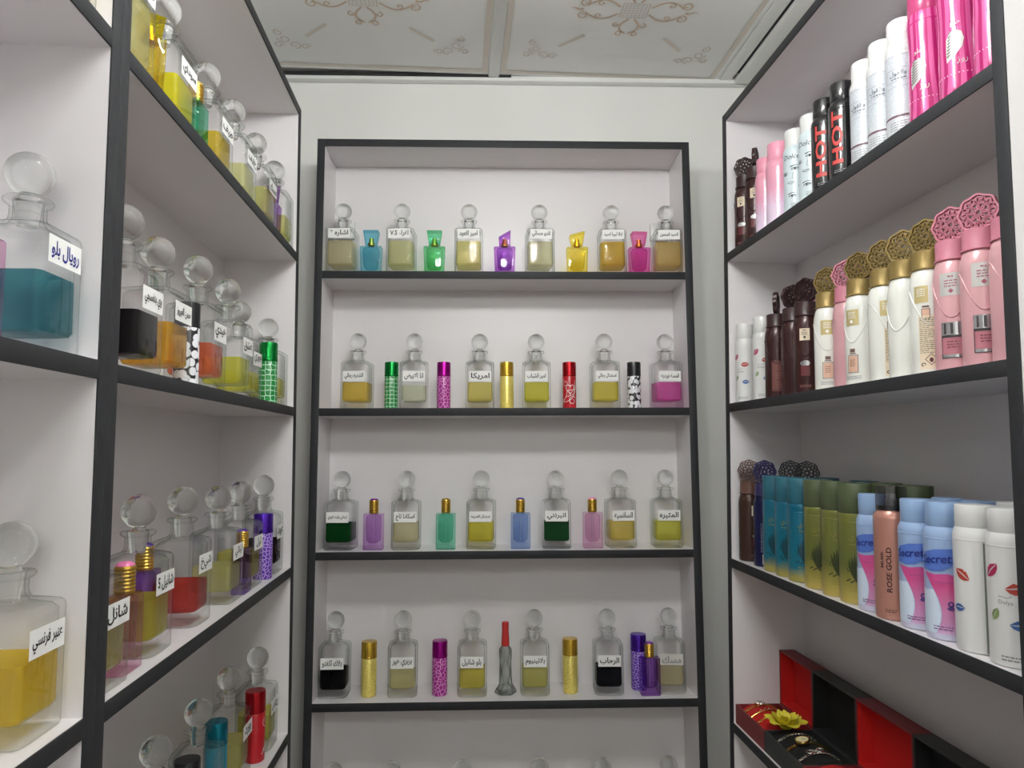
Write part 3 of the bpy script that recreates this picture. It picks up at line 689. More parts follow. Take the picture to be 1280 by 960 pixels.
# --- rosette capped cans
def rosette():
    m = MB()
    def band(pts, w, closed=True, th=.0024):
        n = len(pts); rows = []
        for i, (x, z) in enumerate(pts):
            a = pts[i-1]; c = pts[(i+1) % n]; dx, dz = c[0]-a[0], c[1]-a[1]; l = math.hypot(dx, dz) or 1
            nx, nz = -dz/l*w/2, dx/l*w/2
            rows.append([(x+nx, -th, z+nz), (x-nx, -th, z-nz), (x-nx, th, z-nz), (x+nx, th, z+nz)])
        rows.append(rows[0]); m.loft(rows, False, False)
    circ2 = lambda cx, cz, r, n=18: [(cx+r*cos(2*pi*i/n), cz+r*sin(2*pi*i/n)) for i in range(n)]
    band([((.0212+.0009*cos(8*a))*cos(a), (.0212+.0009*cos(8*a))*sin(a)) for a in [2*pi*i/96 for i in range(96)]], .0022, th=.0036)
    band([((.0172+.0011*cos(16*a))*cos(a), (.0172+.0011*cos(16*a))*sin(a)) for a in [2*pi*i/96 for i in range(96)]], .0013)
    band([((.0118+.0012*cos(8*a+pi))*cos(a), (.0118+.0012*cos(8*a+pi))*sin(a)) for a in [2*pi*i/64 for i in range(64)]], .0015)
    for k in range(16):
        a = 2*pi*k/16; band([(.0110*cos(a), .0110*sin(a)), (.0150*cos(a+.13), .0150*sin(a+.13)), (.0212*cos(a), .0212*sin(a)), (.0150*cos(a-.13), .0150*sin(a-.13))], .0012)
    for k in range(8):
        a = 2*pi*k/8
        band(circ2(.0148*cos(a), .0148*sin(a), .0040, 14), .0013)
        band(circ2(.0075*cos(a+pi/8), .0075*sin(a+pi/8), .0042, 14), .0013)
    band(circ2(0, 0, .0036, 14), .0020)
    me = m.mesh('rosette_cap', 40); return me
ROS = rosette()
FR, FH = .0226, .138
FBODY = lathe_uv('can_body', [(FR-.003, 0), (FR-.0008, .0008), (FR, .003), (FR, .060), (FR, .1150), (FR*.985, .1200), (FR*.94, .1265), (FR*.87, .1320), (FR*.80, .1358), (FR*.78, .1375)], 56)
FCOL = MB().lathe([(.0196, .1362), (.0205, .1366), (.0205, .1384), (.0190, .1390), (.0188, .1395), (.0188, .1612), (.0180, .1620), (.0001, .1622)], 44).mesh('cap_collar')
def wave(r):
    m = MB(); pts = []
    for i in range(72):
        a = 2*pi*i/72; pts.append((r*sin(a), -r*cos(a), .088-.024*cos(2*a)))
    m.tube(pts, .0009, 6, True); return m.mesh('embossed_wave', 60)
FWAVE = wave(FR-.0001)
def flower_can(frame, x, d, z, body, cap, label, group, rot, disk, style, waved=True):
    t = thing('body_spray_can', label, 'spray can', frame @ T(x, d, z+.0002) @ Matrix.Rotation(rot, 4, 'Z'), group)
    obj('can_body', FBODY, body, t); obj('cap_collar', FCOL, cap, t)
    o = obj('rosette_cap', ROS, cap, t); o.matrix_basis = T(0, 0, .1838) @ Matrix.Rotation(disk-rot, 4, 'Z')
    if waved: obj('embossed_wave', FWAVE, body, t)
    r = FR
    if style == 'gold':
        lb = deco(t, 'label', Flat().rect(-.0105, .0105, .090, .114), r, C('gold_label', (196, 180, 128), .4, .3))
        obj('lettering', Flat().dashes(-.006, .006, .100, .111, 4, .35).poly([(0, .0985), (.003, .0955), (0, .0925), (-.003, .0955)]).wrap('lettering', r+.0007), M_PAPER, lb)
        pc = deco(t, 'bottle_picture', Flat().frame(-.0085, .0085, .018, .045, .0009).rect(-.005, .005, .0465, .048).rect(-.004, .004, .049, .0545), r, C('brown_print', (110, 85, 75), .5))
        obj('picture_fill', Flat().rect(-.0070, .0070, .0195, .0435).wrap('picture_fill', r+.0003), C('peach_print', (214, 172, 150), .5), pc)
        obj('lettering', Flat().dashes(-.004, .004, .027, .039, 4, .3).wrap('lettering', r+.0006), C('brown_print', (110, 85, 75), .5), pc)
        deco(t, 'small_print', Flat().dashes(-.012, .012, .008, .014, 3, .4), r, M_GREYINK)
    elif style == 'back':
        lb = deco(t, 'label', Flat().rect(-.0135, .0135, .006, .075), r, C('cream_label', (222, 218, 196), .5))
        obj('small_print', Flat().dashes(-.0125, .0095, .026, .073, 19, .35).wrap('small_print', r+.0006), C('olive_ink', (110, 108, 90), .6), lb)
        obj('barcode', Flat().bars(.0150, .0205, .010, .036, 22).wrap('barcode', r+.0005), C('barcode_ink', (90, 84, 104), .6), lb)
        obj('hazard_symbol', Flat().line([(0, .0255), (.007, .0185), (0, .0115), (-.007, .0185)], .001, True).disc(0, .0178, .0022, .003).wrap('hazard_symbol', r+.0006), C('hazard_ink', (90, 40, 50), .6), lb)
        obj('recycling_symbol', Flat().line(spiral(-.0095, .0115, .003, .9, 0, 1), .001).wrap('recycling_symbol', r+.0006), M_INK, lb)
        lb2 = deco(t, 'gold_label', Flat().rect(-.0125, .0045, .092, .114), r, C('gold_label', (196, 180, 128), .4, .3), -.25)
        obj('lettering', Flat().dashes(-.009, .001, .100, .111, 4, .35).wrap('lettering', r+.0007, -.25), M_PAPER, lb2)
        pc = deco(t, 'bottle_picture', Flat().frame(-.005, .005, .070, .084, .0008).rect(-.004, .004, .0855, .088), r, C('brown_print', (110, 85, 75), .5), -.2)
        obj('picture_fill', Flat().rect(-.0044, .0044, .0706, .0834).wrap('picture_fill', r+.0003, -.2), C('peach_print', (214, 172, 150), .5), pc)
    elif style == 'pink':
        lb = deco(t, 'label', Flat().rect(-.0125, .0125, .091, .119), r, C('silver_label', (200, 198, 196), .35, .3))
        obj('lettering', Flat().dashes(-.003, .003, .113, .116, 1, .6).dashes(-.007, .007, .101, .111, 3, .35).poly([(0, .0995), (.003, .0965), (0, .0935), (-.003, .0965)]).wrap('lettering', r+.0007), C('rose_ink', (160, 90, 105), .5), lb)
        pc = deco(t, 'bottle_picture', Flat().rect(-.0125, .0125, .042, .0585), r, C('chrome_print', (188, 188, 190), .15, .8))
        obj('picture_outline', Flat().rect(-.0125, .0125, .0405, .0425).rect(-.009, -.007, .044, .057).rect(-.002, .001, .044, .057).rect(.006, .007, .044, .057).frame(-.0125, .0125, .0145, .0405, .0009).wrap('picture_outline', r+.0007), C('dark_print', (60, 55, 58), .4), pc)  # printed dark bars and outline of the pictured bottle
        obj('picture_fill', Flat().rect(-.0116, .0116, .019, .040).wrap('picture_fill', r+.0004), C('dusty_pink_print', (178, 112, 124), .4), pc)
        obj('picture_base', Flat().rect(-.0116, .0116, .0152, .019).wrap('picture_base', r+.0005), C('chrome_print', (188, 188, 190), .15, .8), pc)
        obj('lettering', Flat().dashes(-.006, .006, .026, .036, 3, .3).wrap('lettering', r+.0007), C('plum_print', (100, 40, 55), .5), pc)
    elif style == 'brown':
        lb = deco(t, 'label', Flat().rect(-.0085, .0085, .092, .113), r, C('cream_label', (222, 205, 180), .5))
        obj('lettering', Flat().dashes(-.003, .003, .108, .111, 1, .5).dashes(-.005, .005, .101, .107, 2, .35).poly([(0, .1005), (.0025, .0975), (0, .0945), (-.0025, .0975)]).wrap('lettering', r+.0007), M_INK, lb)
        pc = deco(t, 'bottle_picture', Flat().disc(0, .052, .0085, .005), r, C('chrome_print', (188, 188, 190), .15, .8))
        obj('picture_fill', Flat().rect(-.0075, .0075, .030, .048).wrap('picture_fill', r+.0005), C('wine_print', (96, 34, 40), .4), pc)
        deco(t, 'small_print', Flat().dashes(-.010, .010, .010, .015, 2, .4), r, C('wine_ink', (150, 95, 90), .5))
    elif style == 'brownback':
        lb = deco(t, 'label', Flat().rect(-.0085, .0085, .092, .113), r, C('cream_label', (222, 205, 180), .5), .95)
        deco(t, 'printed_panel', Flat().rect(-.011, .011, .012, .07), r, C('wine_panel', (92, 46, 44), .4))
        deco(t, 'small_print', Flat().dashes(-.010, .010, .015, .066, 18, .3), r, C('wine_ink', (150, 95, 90), .5), 0, .0007)
    elif style == 'barcode':
        lb = deco(t, 'label', Flat().rect(-.005, .009, .006, .024), r, C('white_print', (222, 220, 222), .5))
        obj('barcode', Flat().bars(-.004, .008, .009, .022, 15).wrap('barcode', r+.0007), M_INK, lb)
        deco(t, 'small_print', Flat().dashes(-.008, .009, .028, .085, 20, .3), r, C('pale_ink', (150, 155, 185), .5))
    return t
B_BROWN, K_BROWN = C('brown_can', (58, 32, 32), .25, .2), C('brown_rosette', (52, 30, 32), .35)
B_WHITE, K_GOLD = C('pearl_white_can', (226, 226, 220), .22, coat=.4), C('antique_gold', (146, 124, 74), .38, .45)
B_PINK, K_PINK = C('dusty_pink_can', (212, 162, 168), .3, .1), C('dusty_pink_cap', (192, 120, 138), .42)
GR = 'rosette capped body sprays on the right unit'
RX = F_RIGHT
flower_can(RX, -1.4365, .032, ZR[0], B_BROWN, K_BROWN, 'brown can with brown rosette cap at the far end of the top right shelf', GR, .75, 1.35, 'brown')
flower_can(RX, -1.386, .034, ZR[0], B_BROWN, K_BROWN, 'brown can with edge on rosette cap, second from far end, top right shelf', GR, 1.0, 2.55, 'brown')
for x, d, b, k, lab, rot, disk, st in [
 (-1.300, .033, B_BROWN, K_BROWN, 'brown can with rosette cap edge on, front one beside the lip print cans', 1.15, 2.55, 'brownback'),
 (-1.238, .036, B_BROWN, K_BROWN, 'brown can half hidden between the other two brown cans, middle right shelf', 1.1, 1.7, None),
 (-1.184, .033, B_BROWN, K_BROWN, 'brown can with cream label beside the white gold capped cans', .95, 0.45, 'brown'),
 (-1.110, .033, B_WHITE, K_GOLD, 'white can with gold rosette cap farthest from the camera, beside the brown cans', .98, 0.55, 'gold'),
 (-1.0635, .040, B_PINK, K_PINK, 'pink can squeezed between two white gold capped cans', 1.6, 0.75, None),
 (-1.016, .033, B_WHITE, K_GOLD, 'white can with gold rosette cap just right of the squeezed pink can', .45, 0.45, 'gold'),
 (-.954, .033, B_WHITE, K_GOLD, 'white can with gold cap and half turned back label, third of five white cans', 1.5, 0.5, 'back'),
 (-.9070, .033, B_WHITE, K_GOLD, 'plain sided white can with gold cap, fourth of the five white cans', 3.6, 0.6, 'back'),
 (-.8598, .033, B_WHITE, K_GOLD, 'white can with gold cap showing its back label with flame diamond', .98, 0.42, 'back'),
 (-.8126, .033, B_PINK, K_PINK, 'pink can with rosette cap, left one of the three at the near end', .78, 0.45, 'pink'),
 (-.7654, .033, B_PINK, K_PINK, 'pink can with rosette cap, middle one of the three at the near end', .98, 0.5, 'pink'),
 (-.7188, .033, B_PINK, K_PINK, 'pink can cut by the dark post at the near end of the middle right shelf', 1.15, 2.3, 'pink')]:
    flower_can(RX, x, d, ZR[1], b, k, lab, GR, rot, disk, st)
flower_can(RX, -1.262, .092, ZR[1], B_PINK, K_PINK, 'pink rosette cap just peeking out behind the brown cans', GR, 1, 1.2, None)
flower_can(RX, -1.4375, .032, ZR[2], C('bronze_can', (70, 48, 42), .25, .3), C('bronze_rosette', (92, 64, 54), .4), 'bronze brown can with rosette cap at the far end of the third right shelf', GR, 1.7, 1.1, 'brown', False)
flower_can(RX, -1.368, .034, ZR[2], C('navy_can', (28, 32, 74), .25, .2), C('navy_rosette', (44, 42, 88), .4), 'navy can with rosette cap and barcode on the third right shelf', GR, 1.1, 1.5, 'barcode', False)
flower_can(RX, -1.385, .096, ZR[2], C('black_can', (22, 22, 26), .3), C('black_rosette', (26, 26, 30), .4), 'black rosette cap in the back row, left of the two behind the teal cans', GR, 1, 1.05, None)
flower_can(RX, -1.318, .096, ZR[2], C('black_can', (22, 22, 26), .3), C('black_rosette', (26, 26, 30), .4), 'black rosette cap in the back row, right of the two behind the teal cans', GR, 1, 1.2, None)

# --- plain cylinder cans
GS = 'cylindrical body spray cans on the right unit'
# lips cans
LIPC = [C('lip_red', (178, 62, 52), .5), C('lip_blue', (58, 96, 160), .5), C('lip_magenta', (168, 40, 88), .5), C('lip_green', (120, 140, 84), .5)]
def lips_can(x, d, z, r, hs, ht, label, rot, stripe=False, ring=None):
    t = can(RX, x, d, z, r, hs, ht, M_WHITEP, M_WHITEP, label, GS, rot, .88)
    k = r/.0245
    sets = [(0, [(.005*k, .083*hs/.14, .0225*k, .1)]), (1, [(.0065*k, .045*hs/.14, .0195*k, 0)]), (2, [(-.0205*k, .100*hs/.14, .021*k, .8)]), (3, [(-.0175*k, .054*hs/.14, .015*k, 1.1)])]
    if stripe: sets = [(0, [(-.014*k, .087*hs/.14, .0205*k, -.6)]), (1, [(-.020*k, .049*hs/.14, .016*k, 0)])]
    for ci, ls in sets:
        for (cx, cy, wd, rt) in ls: deco(t, 'lip_print', Flat().lips(cx, cy, wd, rt), r, LIPC[ci])
    if stripe: deco(t, 'grey_stripe', Flat().rect(.0085, .0115, .002, hs-.016), r, C('stripe_grey', (120, 124, 118), .3))
    else:
        deco(t, 'lettering', Flat().text('Dolya', ht=.0055, wd=.016, cx=-.006, cy=.067*hs/.14, bold=0).line([(-.013, .0735*hs/.14), (-.004, .0725*hs/.14), (.0, .0745*hs/.14)], .0006), r, M_GREYINK)
        deco(t, 'small_print', Flat().dashes(-.012, .010, .006, .013, 2, .4), r, M_GREYINK)
    return t
lips_can(-1.4385, .027, ZR[1], .0195, .135, .168, 'small white can with lip prints at the far end of the middle right shelf', .95)
lips_can(-1.358, .030, ZR[1], .0195, .135, .168, 'small white can with lip prints beside the first brown can, middle right shelf', 1.25)
# top right shelf
M_PK = zgrad('pink_fade', [(0, (224, 208, 226)), (.30, (222, 196, 220)), (.55, (222, 156, 182)), (1, (228, 156, 176))], .3, 0, .13)
KPK = C('light_pink_cap', (228, 152, 174), .35)
t = can(RX, -1.336, .033, ZR[0], .0205, .128, .160, M_PK, KPK, 'slimmer pink can next to the brown cans on the top right shelf', GS, .9)
deco(t, 'embossed_leaf', Flat().line(spiral(0, .05, .010, 1.4, 0, 1), .0006).line([(0, .03), (.004, .07)], .0006), .0205, C('mauve_ink', (206, 150, 180), .4))
t = can(RX, -1.277, .033, ZR[0], .0245, .130, .166, M_PK, KPK, 'larger pink can next to the two face print cans on the top right shelf', GS, .95)
deco(t, 'embossed_leaf', Flat().line(spiral(.002, .05, .013, 1.4, 0, 1), .0007).line(spiral(-.006, .08, .008, 1.4, 2, 1), .0006), .0245, C('mauve_ink', (206, 150, 180), .4))
M_ICE = C('ice_white_can', (200, 212, 217), .3)
def eye(f, cx, cy, wd):
    f.line([(cx-wd/2+wd*t, cy+wd*.16*sin(pi*t)) for t in [i/10 for i in range(11)]], .0011)
    f.line([(cx-wd/2+wd*t, cy-wd*.12*sin(pi*t)) for t in [i/10 for i in range(11)]], .0005)
    f.disc(cx, cy+wd*.02, wd*.13, wd*.13, 12)
    f.line([(cx-wd*.6+wd*1.2*t, cy+wd*.32+wd*.16*sin(pi*t*.85)) for t in [i/10 for i in range(11)]], lambda t: .0016*(1-t)+.0003)
    for k in range(5): f.line([(cx+wd*(.1+.1*k), cy+wd*.14-wd*.02*k), (cx+wd*(.16+.13*k), cy+wd*.24-wd*.02*k)], .0004)
def dolce(x, label, rot):
    t = can(RX, x, .030, ZR[0], .0215, .126, .158, M_ICE, M_WHITEP, label, GS, rot)
    deco(t, 'lettering', Flat().text('Dolce', wd=.030, cy=.104, cx=-.003, bold=.0, shear=.25), .0215, M_INK)
    f = Flat(); eye(f, .004, .080, .014); eye(f, -.016, .072, .010); eye(f, -.002, .030, .013); eye(f, .014, .045, .008)
    f.line([(-.010, .055), (-.006, .057), (-.003, .056), (.002, .057), (.004, .055), (-.003, .0525), (-.010, .055)], .0008)
    f.line([(.001, .074), (-.001, .064), (.003, .062)], .0005)
    deco(t, 'face_print', f, .0215, C('charcoal_ink', (48, 54, 62), .6))
    deco(t, 'small_print', Flat().dashes(-.004, .012, .010, .018, 3, .35), .0215, M_GREYINK)
dolce(-1.2035, 'icy white can printed with eyes, beside the pink cans on the top right shelf', .85)
dolce(-1.1455, 'icy white can printed with eyes, beside the black can on the top right shelf', .75)
M_BLK = C('gloss_black_can', (20, 20, 23), .18, coat=.5)
for x, d, rot, lab in [(-1.099, .030, .72, 'black can with red upright lettering next to the face print can'), (-1.0435, .030, .60, 'black can with red upright lettering next to the silvery white cans')]:
    t = can(RX, x, d, ZR[0], .0225, .130, .162, M_BLK, M_BLK, lab, GS, rot, .84)
    deco(t, 'lettering', Flat().text('HOT', both=(.088, .0185), cx=0, cy=.069, rot=pi/2, bold=.03), .0225, C('hot_red', (186, 64, 60), .5))
    deco(t, 'small_print', Flat().dashes(-.006, .014, .010, .016, 2, .4), .0225, M_GREYINK)
M_MOT = zgrad('silver_mottled', [(0, (206, 208, 212)), (.5, (196, 202, 210)), (.90, (198, 203, 211)), (.92, (218, 218, 220))], .35, .05, .128, .25)
for x, r, hs, ht, rot, lab in [(-.981, .0218, .132, .162, .62, 'silvery white can with a framed title, left one of three beside the black cans'), (-.936, .0220, .134, .166, .72, 'silvery white can with a framed title, middle one of three on the top right shelf'), (-.890, .0225, .136, .170, .80, 'silvery white can with a framed title, right one beside the zebra pink cans')]:
    t = can(RX, x, .030, ZR[0], r, hs, ht, M_MOT, M_WHITEP, lab, GS, rot, .86)
    fr = deco(t, 'title_frame', Flat().frame(-.020, .014, .078, .096, .0006).rect(-.03, .03, .1145, .1150).rect(-.030, .030, .0700, .0704), r, C('mauve_line', (138, 130, 142), .5))
    obj('lettering', Flat().text('والقول', wd=.022, ht=.0085, cx=-.003, cy=.0885, bold=.004).dashes(-.012, .008, .080, .083, 1, .4).wrap('lettering', r+.0006), C('charcoal_ink', (48, 54, 62), .6), fr)
    deco(t, 'maroon_band', Flat().rect(-.060, .060, .0270, .0300), r, C('maroon_ink', (96, 66, 78), .4))
    deco(t, 'small_print', Flat().dashes(-.016, .016, .008, .022, 4, .3), r, M_GREYINK)
M_ZEB = zgrad('zebra_pink', [(0, (166, 34, 100)), (1, (174, 40, 108))], .22, .1, .15, 0, (206, 92, 150))
K_ZEB = C('hot_pink_cap', (178, 62, 112), .22, coat=.4)
ZR_ = .0238
def zebra(x, rot, lab):
    t = can(RX, x, .033, ZR[0], ZR_, .150, .190, M_ZEB, K_ZEB, lab, GS, rot, .93, waist=.0016)
    hp = deco(t, 'silver_drop', Flat().poly([(-.010, .046), (.000, .053), (.0075, .062), (.0095, .072), (.007, .081), (.001, .085), (-.006, .0825), (-.0100, .075), (-.0105, .060)]), ZR_, C('silver_print', (214, 212, 212), .25, .4), 0, .0006)
    f = Flat()
    for k in range(8): f.line([(-.0095+.0012*k*.3, .053+.0040*k), (-.004, .0555+.0040*k), (.0005+.0006*k, .0585+.0036*k)], lambda t: .0022*(1-t)+.0003)
    obj('zebra_stripes', f.wrap('zebra_stripes', ZR_+.0010), C('dark_grey_print', (90, 84, 86), .4), hp)
    obj('lettering', Flat().text('حلو', wd=.017, ht=.008, cx=.001, cy=.094, bold=.0).wrap('lettering', ZR_+.0008), C('silver_print', (214, 212, 212), .25, .4), hp)
    obj('lettering', Flat().text('روز', wd=.014, ht=.008, cx=.007, cy=.045, bold=.0).wrap('lettering', ZR_+.0008), C('silver_print', (214, 212, 212), .25, .4), hp)
    f = Flat()
    for k in range(34): f.disc(-.07+.0043*k, .030, .0007, .0007, 8)
    deco(t, 'dotted_band', f, ZR_, C('pale_pink_print', (240, 190, 214), .4))
zebra(-.843, .45, 'hot pink zebra print can beside the silvery white cans, top right shelf')
zebra(-.784, .70, 'hot pink zebra print can, middle of the three on the top right shelf')
zebra(-.7245, 1.9, 'hot pink zebra print can against the dark post at the near end')
# third right shelf
M_TEAL = zgrad('teal_fade', [(0, (178, 164, 84)), (.06, (172, 160, 84)), (.18, (24, 116, 138)), (1, (14, 104, 132))], .28, .25, .135)
M_OLIVE = zgrad('olive_fade', [(0, (206, 184, 100)), (.12, (180, 164, 84)), (.40, (108, 114, 56)), (1, (118, 122, 58))], .28, .25, .135)
K_TEAL, K_OLIVE, K_DTEAL = C('teal_plastic', (38, 98, 116), .45), C('olive_plastic', (76, 86, 58), .45), C('deep_teal_plastic', (22, 66, 84), .45)
def fancy(x, d, bm_, km, ink, gold, label, rot, r=.0240, hs=.133, ht=.178, plain=False):
    t = can(RX, x, d, ZR[2], r, hs, ht, bm_, km, label, GS, rot, .985)
    if plain: return
    f = Flat()
    for k in range(7):
        q = (k-3)/3
        f.line([(.001+.012*q*sin(1.5*t)+.002*t, .033+(.044-.012*abs(q))*t) for t in [i/10 for i in range(11)]], lambda t: .0030*sin(pi*min(1, t*.9+.08))+.0005)
        f.line(spiral(.001+.010*q, .050+.014*(1-abs(q)), .0042, 1.3, k, 1), .0009)
    for k in range(9): f.disc(-.012+.003*k, .034+.0022*sin(2.1*k), .0017, .0013, 10)
    deco(t, 'floral_print', f, r, ink)
    deco(t, 'lettering', Flat().text('وردي', wd=.022, ht=.013, cx=.002, cy=.096, bold=.0).dashes(-.008, .008, .086, .089, 1, .4), r, gold)
    deco(t, 'small_print', Flat().dashes(-.010, .006, .018, .028, 3, .3), r, gold)
I_T, I_O, I_G = C('deep_teal_print', (6, 62, 76), .4), C('deep_olive_print', (44, 54, 26), .4), C('dull_gold_print', (150, 142, 70), .4, .3)
for x, lab, rot in [(-1.3135, 'teal can with gold foot, left one of three on the third right shelf', .9), (-1.2625, 'teal can with gold foot, middle one of three on the third right shelf', .9), (-1.2125, 'teal can with gold foot, right one beside the olive cans', 1.2)]:
    fancy(x, .031, M_TEAL, K_TEAL, I_T, I_G, lab, rot)
for x, lab, rot in [(-1.152, 'olive green can with gold foot beside the teal cans', .95), (-1.0955, 'olive green can with gold foot, middle one of three on the third right shelf', 1.05), (-1.0435, 'olive green can with gold foot beside the light blue can', 1.0)]:
    fancy(x, .031, M_OLIVE, K_OLIVE, I_O, I_G, lab, rot)
for x, bm_, km, lab in [(-1.247, M_TEAL, K_DTEAL, 'dark teal cap in the back row behind the third teal can'), (-1.122, M_TEAL, K_DTEAL, 'dark teal cap in the back row behind the olive cans'), (-1.062, M_OLIVE, K_OLIVE, 'olive cap in the back row behind the olive cans'), (-.992, M_OLIVE, K_OLIVE, 'olive cap in the back row behind the rose gold can')]:
    fancy(x, .094, bm_, km, None, None, lab, 0, plain=True)
M_SKY = zgrad('sky_can', [(0, (206, 206, 226)), (.18, (196, 190, 222)), (.55, (150, 174, 212)), (1, (150, 176, 214))], .28, 0, .135)
K_SKY = C('sky_cap', (142, 170, 208), .35)
SX = (M_SKY, K_SKY)
def secret(x, d, label, rot, plain=False):
    r = .0240; t = can(RX, x, d, ZR[2], r, .135, .165, M_SKY, K_SKY, label, GS, rot, .86)
    if plain: return
    z = zgrad('pink_swoosh', [(0, (214, 196, 222)), (.2, (208, 150, 196)), (.75, (206, 78, 138)), (1, (200, 80, 150))], .3, 0, .085)
    L = [(-.010-.012*cos(t*2.0), .006+.078*t) for t in [i/14 for i in range(15)]]
    L = [(-.024+.022*sin(pi*t*.75), .080-.072*t) for t in [i/14 for i in range(15)]]
    deco(t, 'pink_swoosh', Flat().poly(L+[(.024, .008), (.028, .040), (.026, .062), (.018, .076), (.006, .080), (-.008, .078)]), r, z, 0, .0003)
    deco(t, 'white_swoosh', Flat().poly([(-.030, .060), (-.024, .058)]+[(a-.0008, b) for a, b in L[4:]]+[(-.030, .008)]), r, C('pale_blue_print', (208, 222, 240), .35), 0, .0003)
    lf = deco(t, 'blue_leaf', Flat().poly([(-.026, .084), (-.012, .0815), (0, .083), (.009, .088), (.016, .097), (.020, .110), (.008, .1095), (-.008, .108), (-.024, .103)]), r, C('leaf_blue', (84, 116, 196), .3), 0, .0006)
    obj('lettering', Flat().text('Secret', wd=.038, cx=-.008, cy=.0965, rot=.10, bold=.02, shear=.25).wrap('lettering', r+.0010), C('navy_ink', (36, 48, 130), .4), lf)
    deco(t, 'clock_symbol', Flat().line([(.008+.0026*cos(a), .044+.0026*sin(a)) for a in [2*pi*i/14 for i in range(14)]], .0014, True).text('48h', wd=.0085, cx=.008, cy=.0388, bold=.02), r, C('navy_ink', (36, 48, 130), .4), 0, .0008)
    deco(t, 'small_print', Flat().dashes(-.012, .010, .012, .018, 2, .4), r, C('mauve_print', (120, 80, 130), .5), 0, .0008)
    deco(t, 'tagline', Flat().dashes(-.008, .016, .068, .0695, 1, .4), r, C('mauve_print', (120, 80, 130), .5), 0, .0008)
secret(-.994, .031, 'sky blue can with pink swoosh between the olive can and the rose gold can', .72)
secret(-.8955, .031, 'sky blue can with pink swoosh just right of the rose gold can', .80)
secret(-.8445, .031, 'sky blue can with pink swoosh beside the white lip print cans', .78)
secret(-.925, .096, 'sky blue cap in the back row behind the rose gold can', 0, True)
secret(-.868, .096, 'sky blue cap in the back row behind the sky blue cans', 0, True)
def rose_gold():
    r = .0235; t = thing('body_spray_can', 'rose gold can with clear cap and upright lettering between sky blue cans', 'spray can', RX @ T(-.9455, .027, ZR[2]+.0002) @ Matrix.Rotation(.62, 4, 'Z'), GS)
    m = C('rose_gold_metal', (192, 138, 124), .3, .4)
    obj('can_body', lathe_uv('can_body', can_mesh(r, .146, .80), 56), m, t)
    obj('black_collar', MB().lathe([(.0185, .146), (.0200, .1462), (.0200, .1515), (.0185, .152)], 44).mesh('black_collar'), M_BLK, t)
    obj('clear_cap', MB().lathe([(.0198, .1515), (.0198, .176), (.0188, .179), (.0001, .1795)], 44).mesh('clear_cap'), glassy('smoky_cap', (196, 194, 196), (120, 118, 120), .08), t)
    obj('nozzle', MB().lathe([(.0080, .151), (.0080, .160), (.0060, .162), (.0060, .168), (.0001, .1685)], 24).mesh('nozzle'), C('grey_nozzle', (110, 110, 116), .4), t)
    deco(t, 'lettering', Flat().text('ROSE GOLD', both=(.060, .0070), cx=.004, cy=.067, rot=pi/2, bold=.03), r, C('umber_ink', (72, 42, 36), .5))
    deco(t, 'small_lettering', Flat().text('MUSK', both=(.022, .004), cx=-.005, cy=.08, rot=pi/2, bold=.03), r, C('umber_ink', (72, 42, 36), .5))
    deco(t, 'small_print', Flat().dashes(-.002, .012, .010, .015, 2, .4), r, C('umber_ink', (72, 42, 36), .5))
rose_gold()
lips_can(-.790, .031, ZR[2], .0245, .140, .166, 'white lip print can with a grey stripe near the post on the third right shelf', .80, True)
lips_can(-.7375, .031, ZR[2], .0245, .140, .166, 'white lip print can nearest the camera, cut by the dark post', .80)
can(RX, -.806, .096, ZR[2], .0245, .140, .168, M_WHITEP, M_WHITEP, 'white cap in the back row behind the striped lip print can', GS)

# ------------------------------------------------------------------ jewellery gift boxes on the lowest right shelf
def gift_box(x0, x1, outer, inner, label, cushion=True):
    wd = x1-x0; t = thing('jewellery_box', label, 'gift box', RX @ T((x0+x1)/2, 0, ZR[3]+.0002), 'open jewellery boxes on the right unit')
    h = wd/2; wl = .003
    m = MB(); m.box(-h, h, .006, .100, 0, .003); m.box(-h, h, .006, .006+wl, .003, .037); m.box(-h, h, .100-wl, .100, .003, .037)
    m.box(-h, -h+wl, .006+wl, .100-wl, .003, .037); m.box(h-wl, h, .006+wl, .100-wl, .003, .037)
    obj('tray', m.mesh('tray', 0), outer, t)
    rows = []
    N = 32
    for i in range(N+1):
        u = i/N; y = .0093+.0874*u
        zz = .020+.021*max(0, sin(pi*u))**.75
        rows.append([(-h+wl+.0003, y, .004), (-h+wl+.0003, y, zz-.003), (-h+wl+.004, y, zz), (h-wl-.004, y, zz), (h-wl-.0003, y, zz-.003), (h-wl-.0003, y, .004)])
    obj('cushion', MB().loft(rows).mesh('cushion', 60), inner, t)
    L = MB(); z0, z1, y0, y1 = .037, .145, .1005, .1335
    L.box(-h, h, y1-.003, y1, z0, z1); L.box(-h, h, y0, y1-.003, z1-.003, z1); L.box(-h, h, y0, y1-.003, z0, z0+.003)
    L.box(-h, -h+.003, y0, y1-.003, z0+.003, z1-.003); L.box(h-.003, h, y0, y1-.003, z0+.003, z1-.003)
    lid = obj('lid', L.mesh('lid', 0), outer, t)
    obj('lid_lining', MB().box(-h+.003, h-.003, y1-.0045, y1-.003, z0+.003, z1-.003).box(-h+.003, h-.003, y0+.001, y1-.0045, z0+.003, z0+.0042).box(-h+.003, -h+.0042, y0+.001, y1-.0045, z0+.0042, z1-.003).box(h-.0042, h-.003, y0+.001, y1-.0045, z0+.0042, z1-.003).mesh('lid_lining', 0), inner, lid)
    obj('hinge', MB().tube([(-h+.02, .1003, .037), (h-.02, .1003, .037)], .0012, 8).mesh('hinge'), outer, t)
    return t
O_RED, I_RED = C('maroon_card', (118, 30, 36), .5), pbr('red_velvet', (196, 22, 18), .85, noise=.1, scale=300)
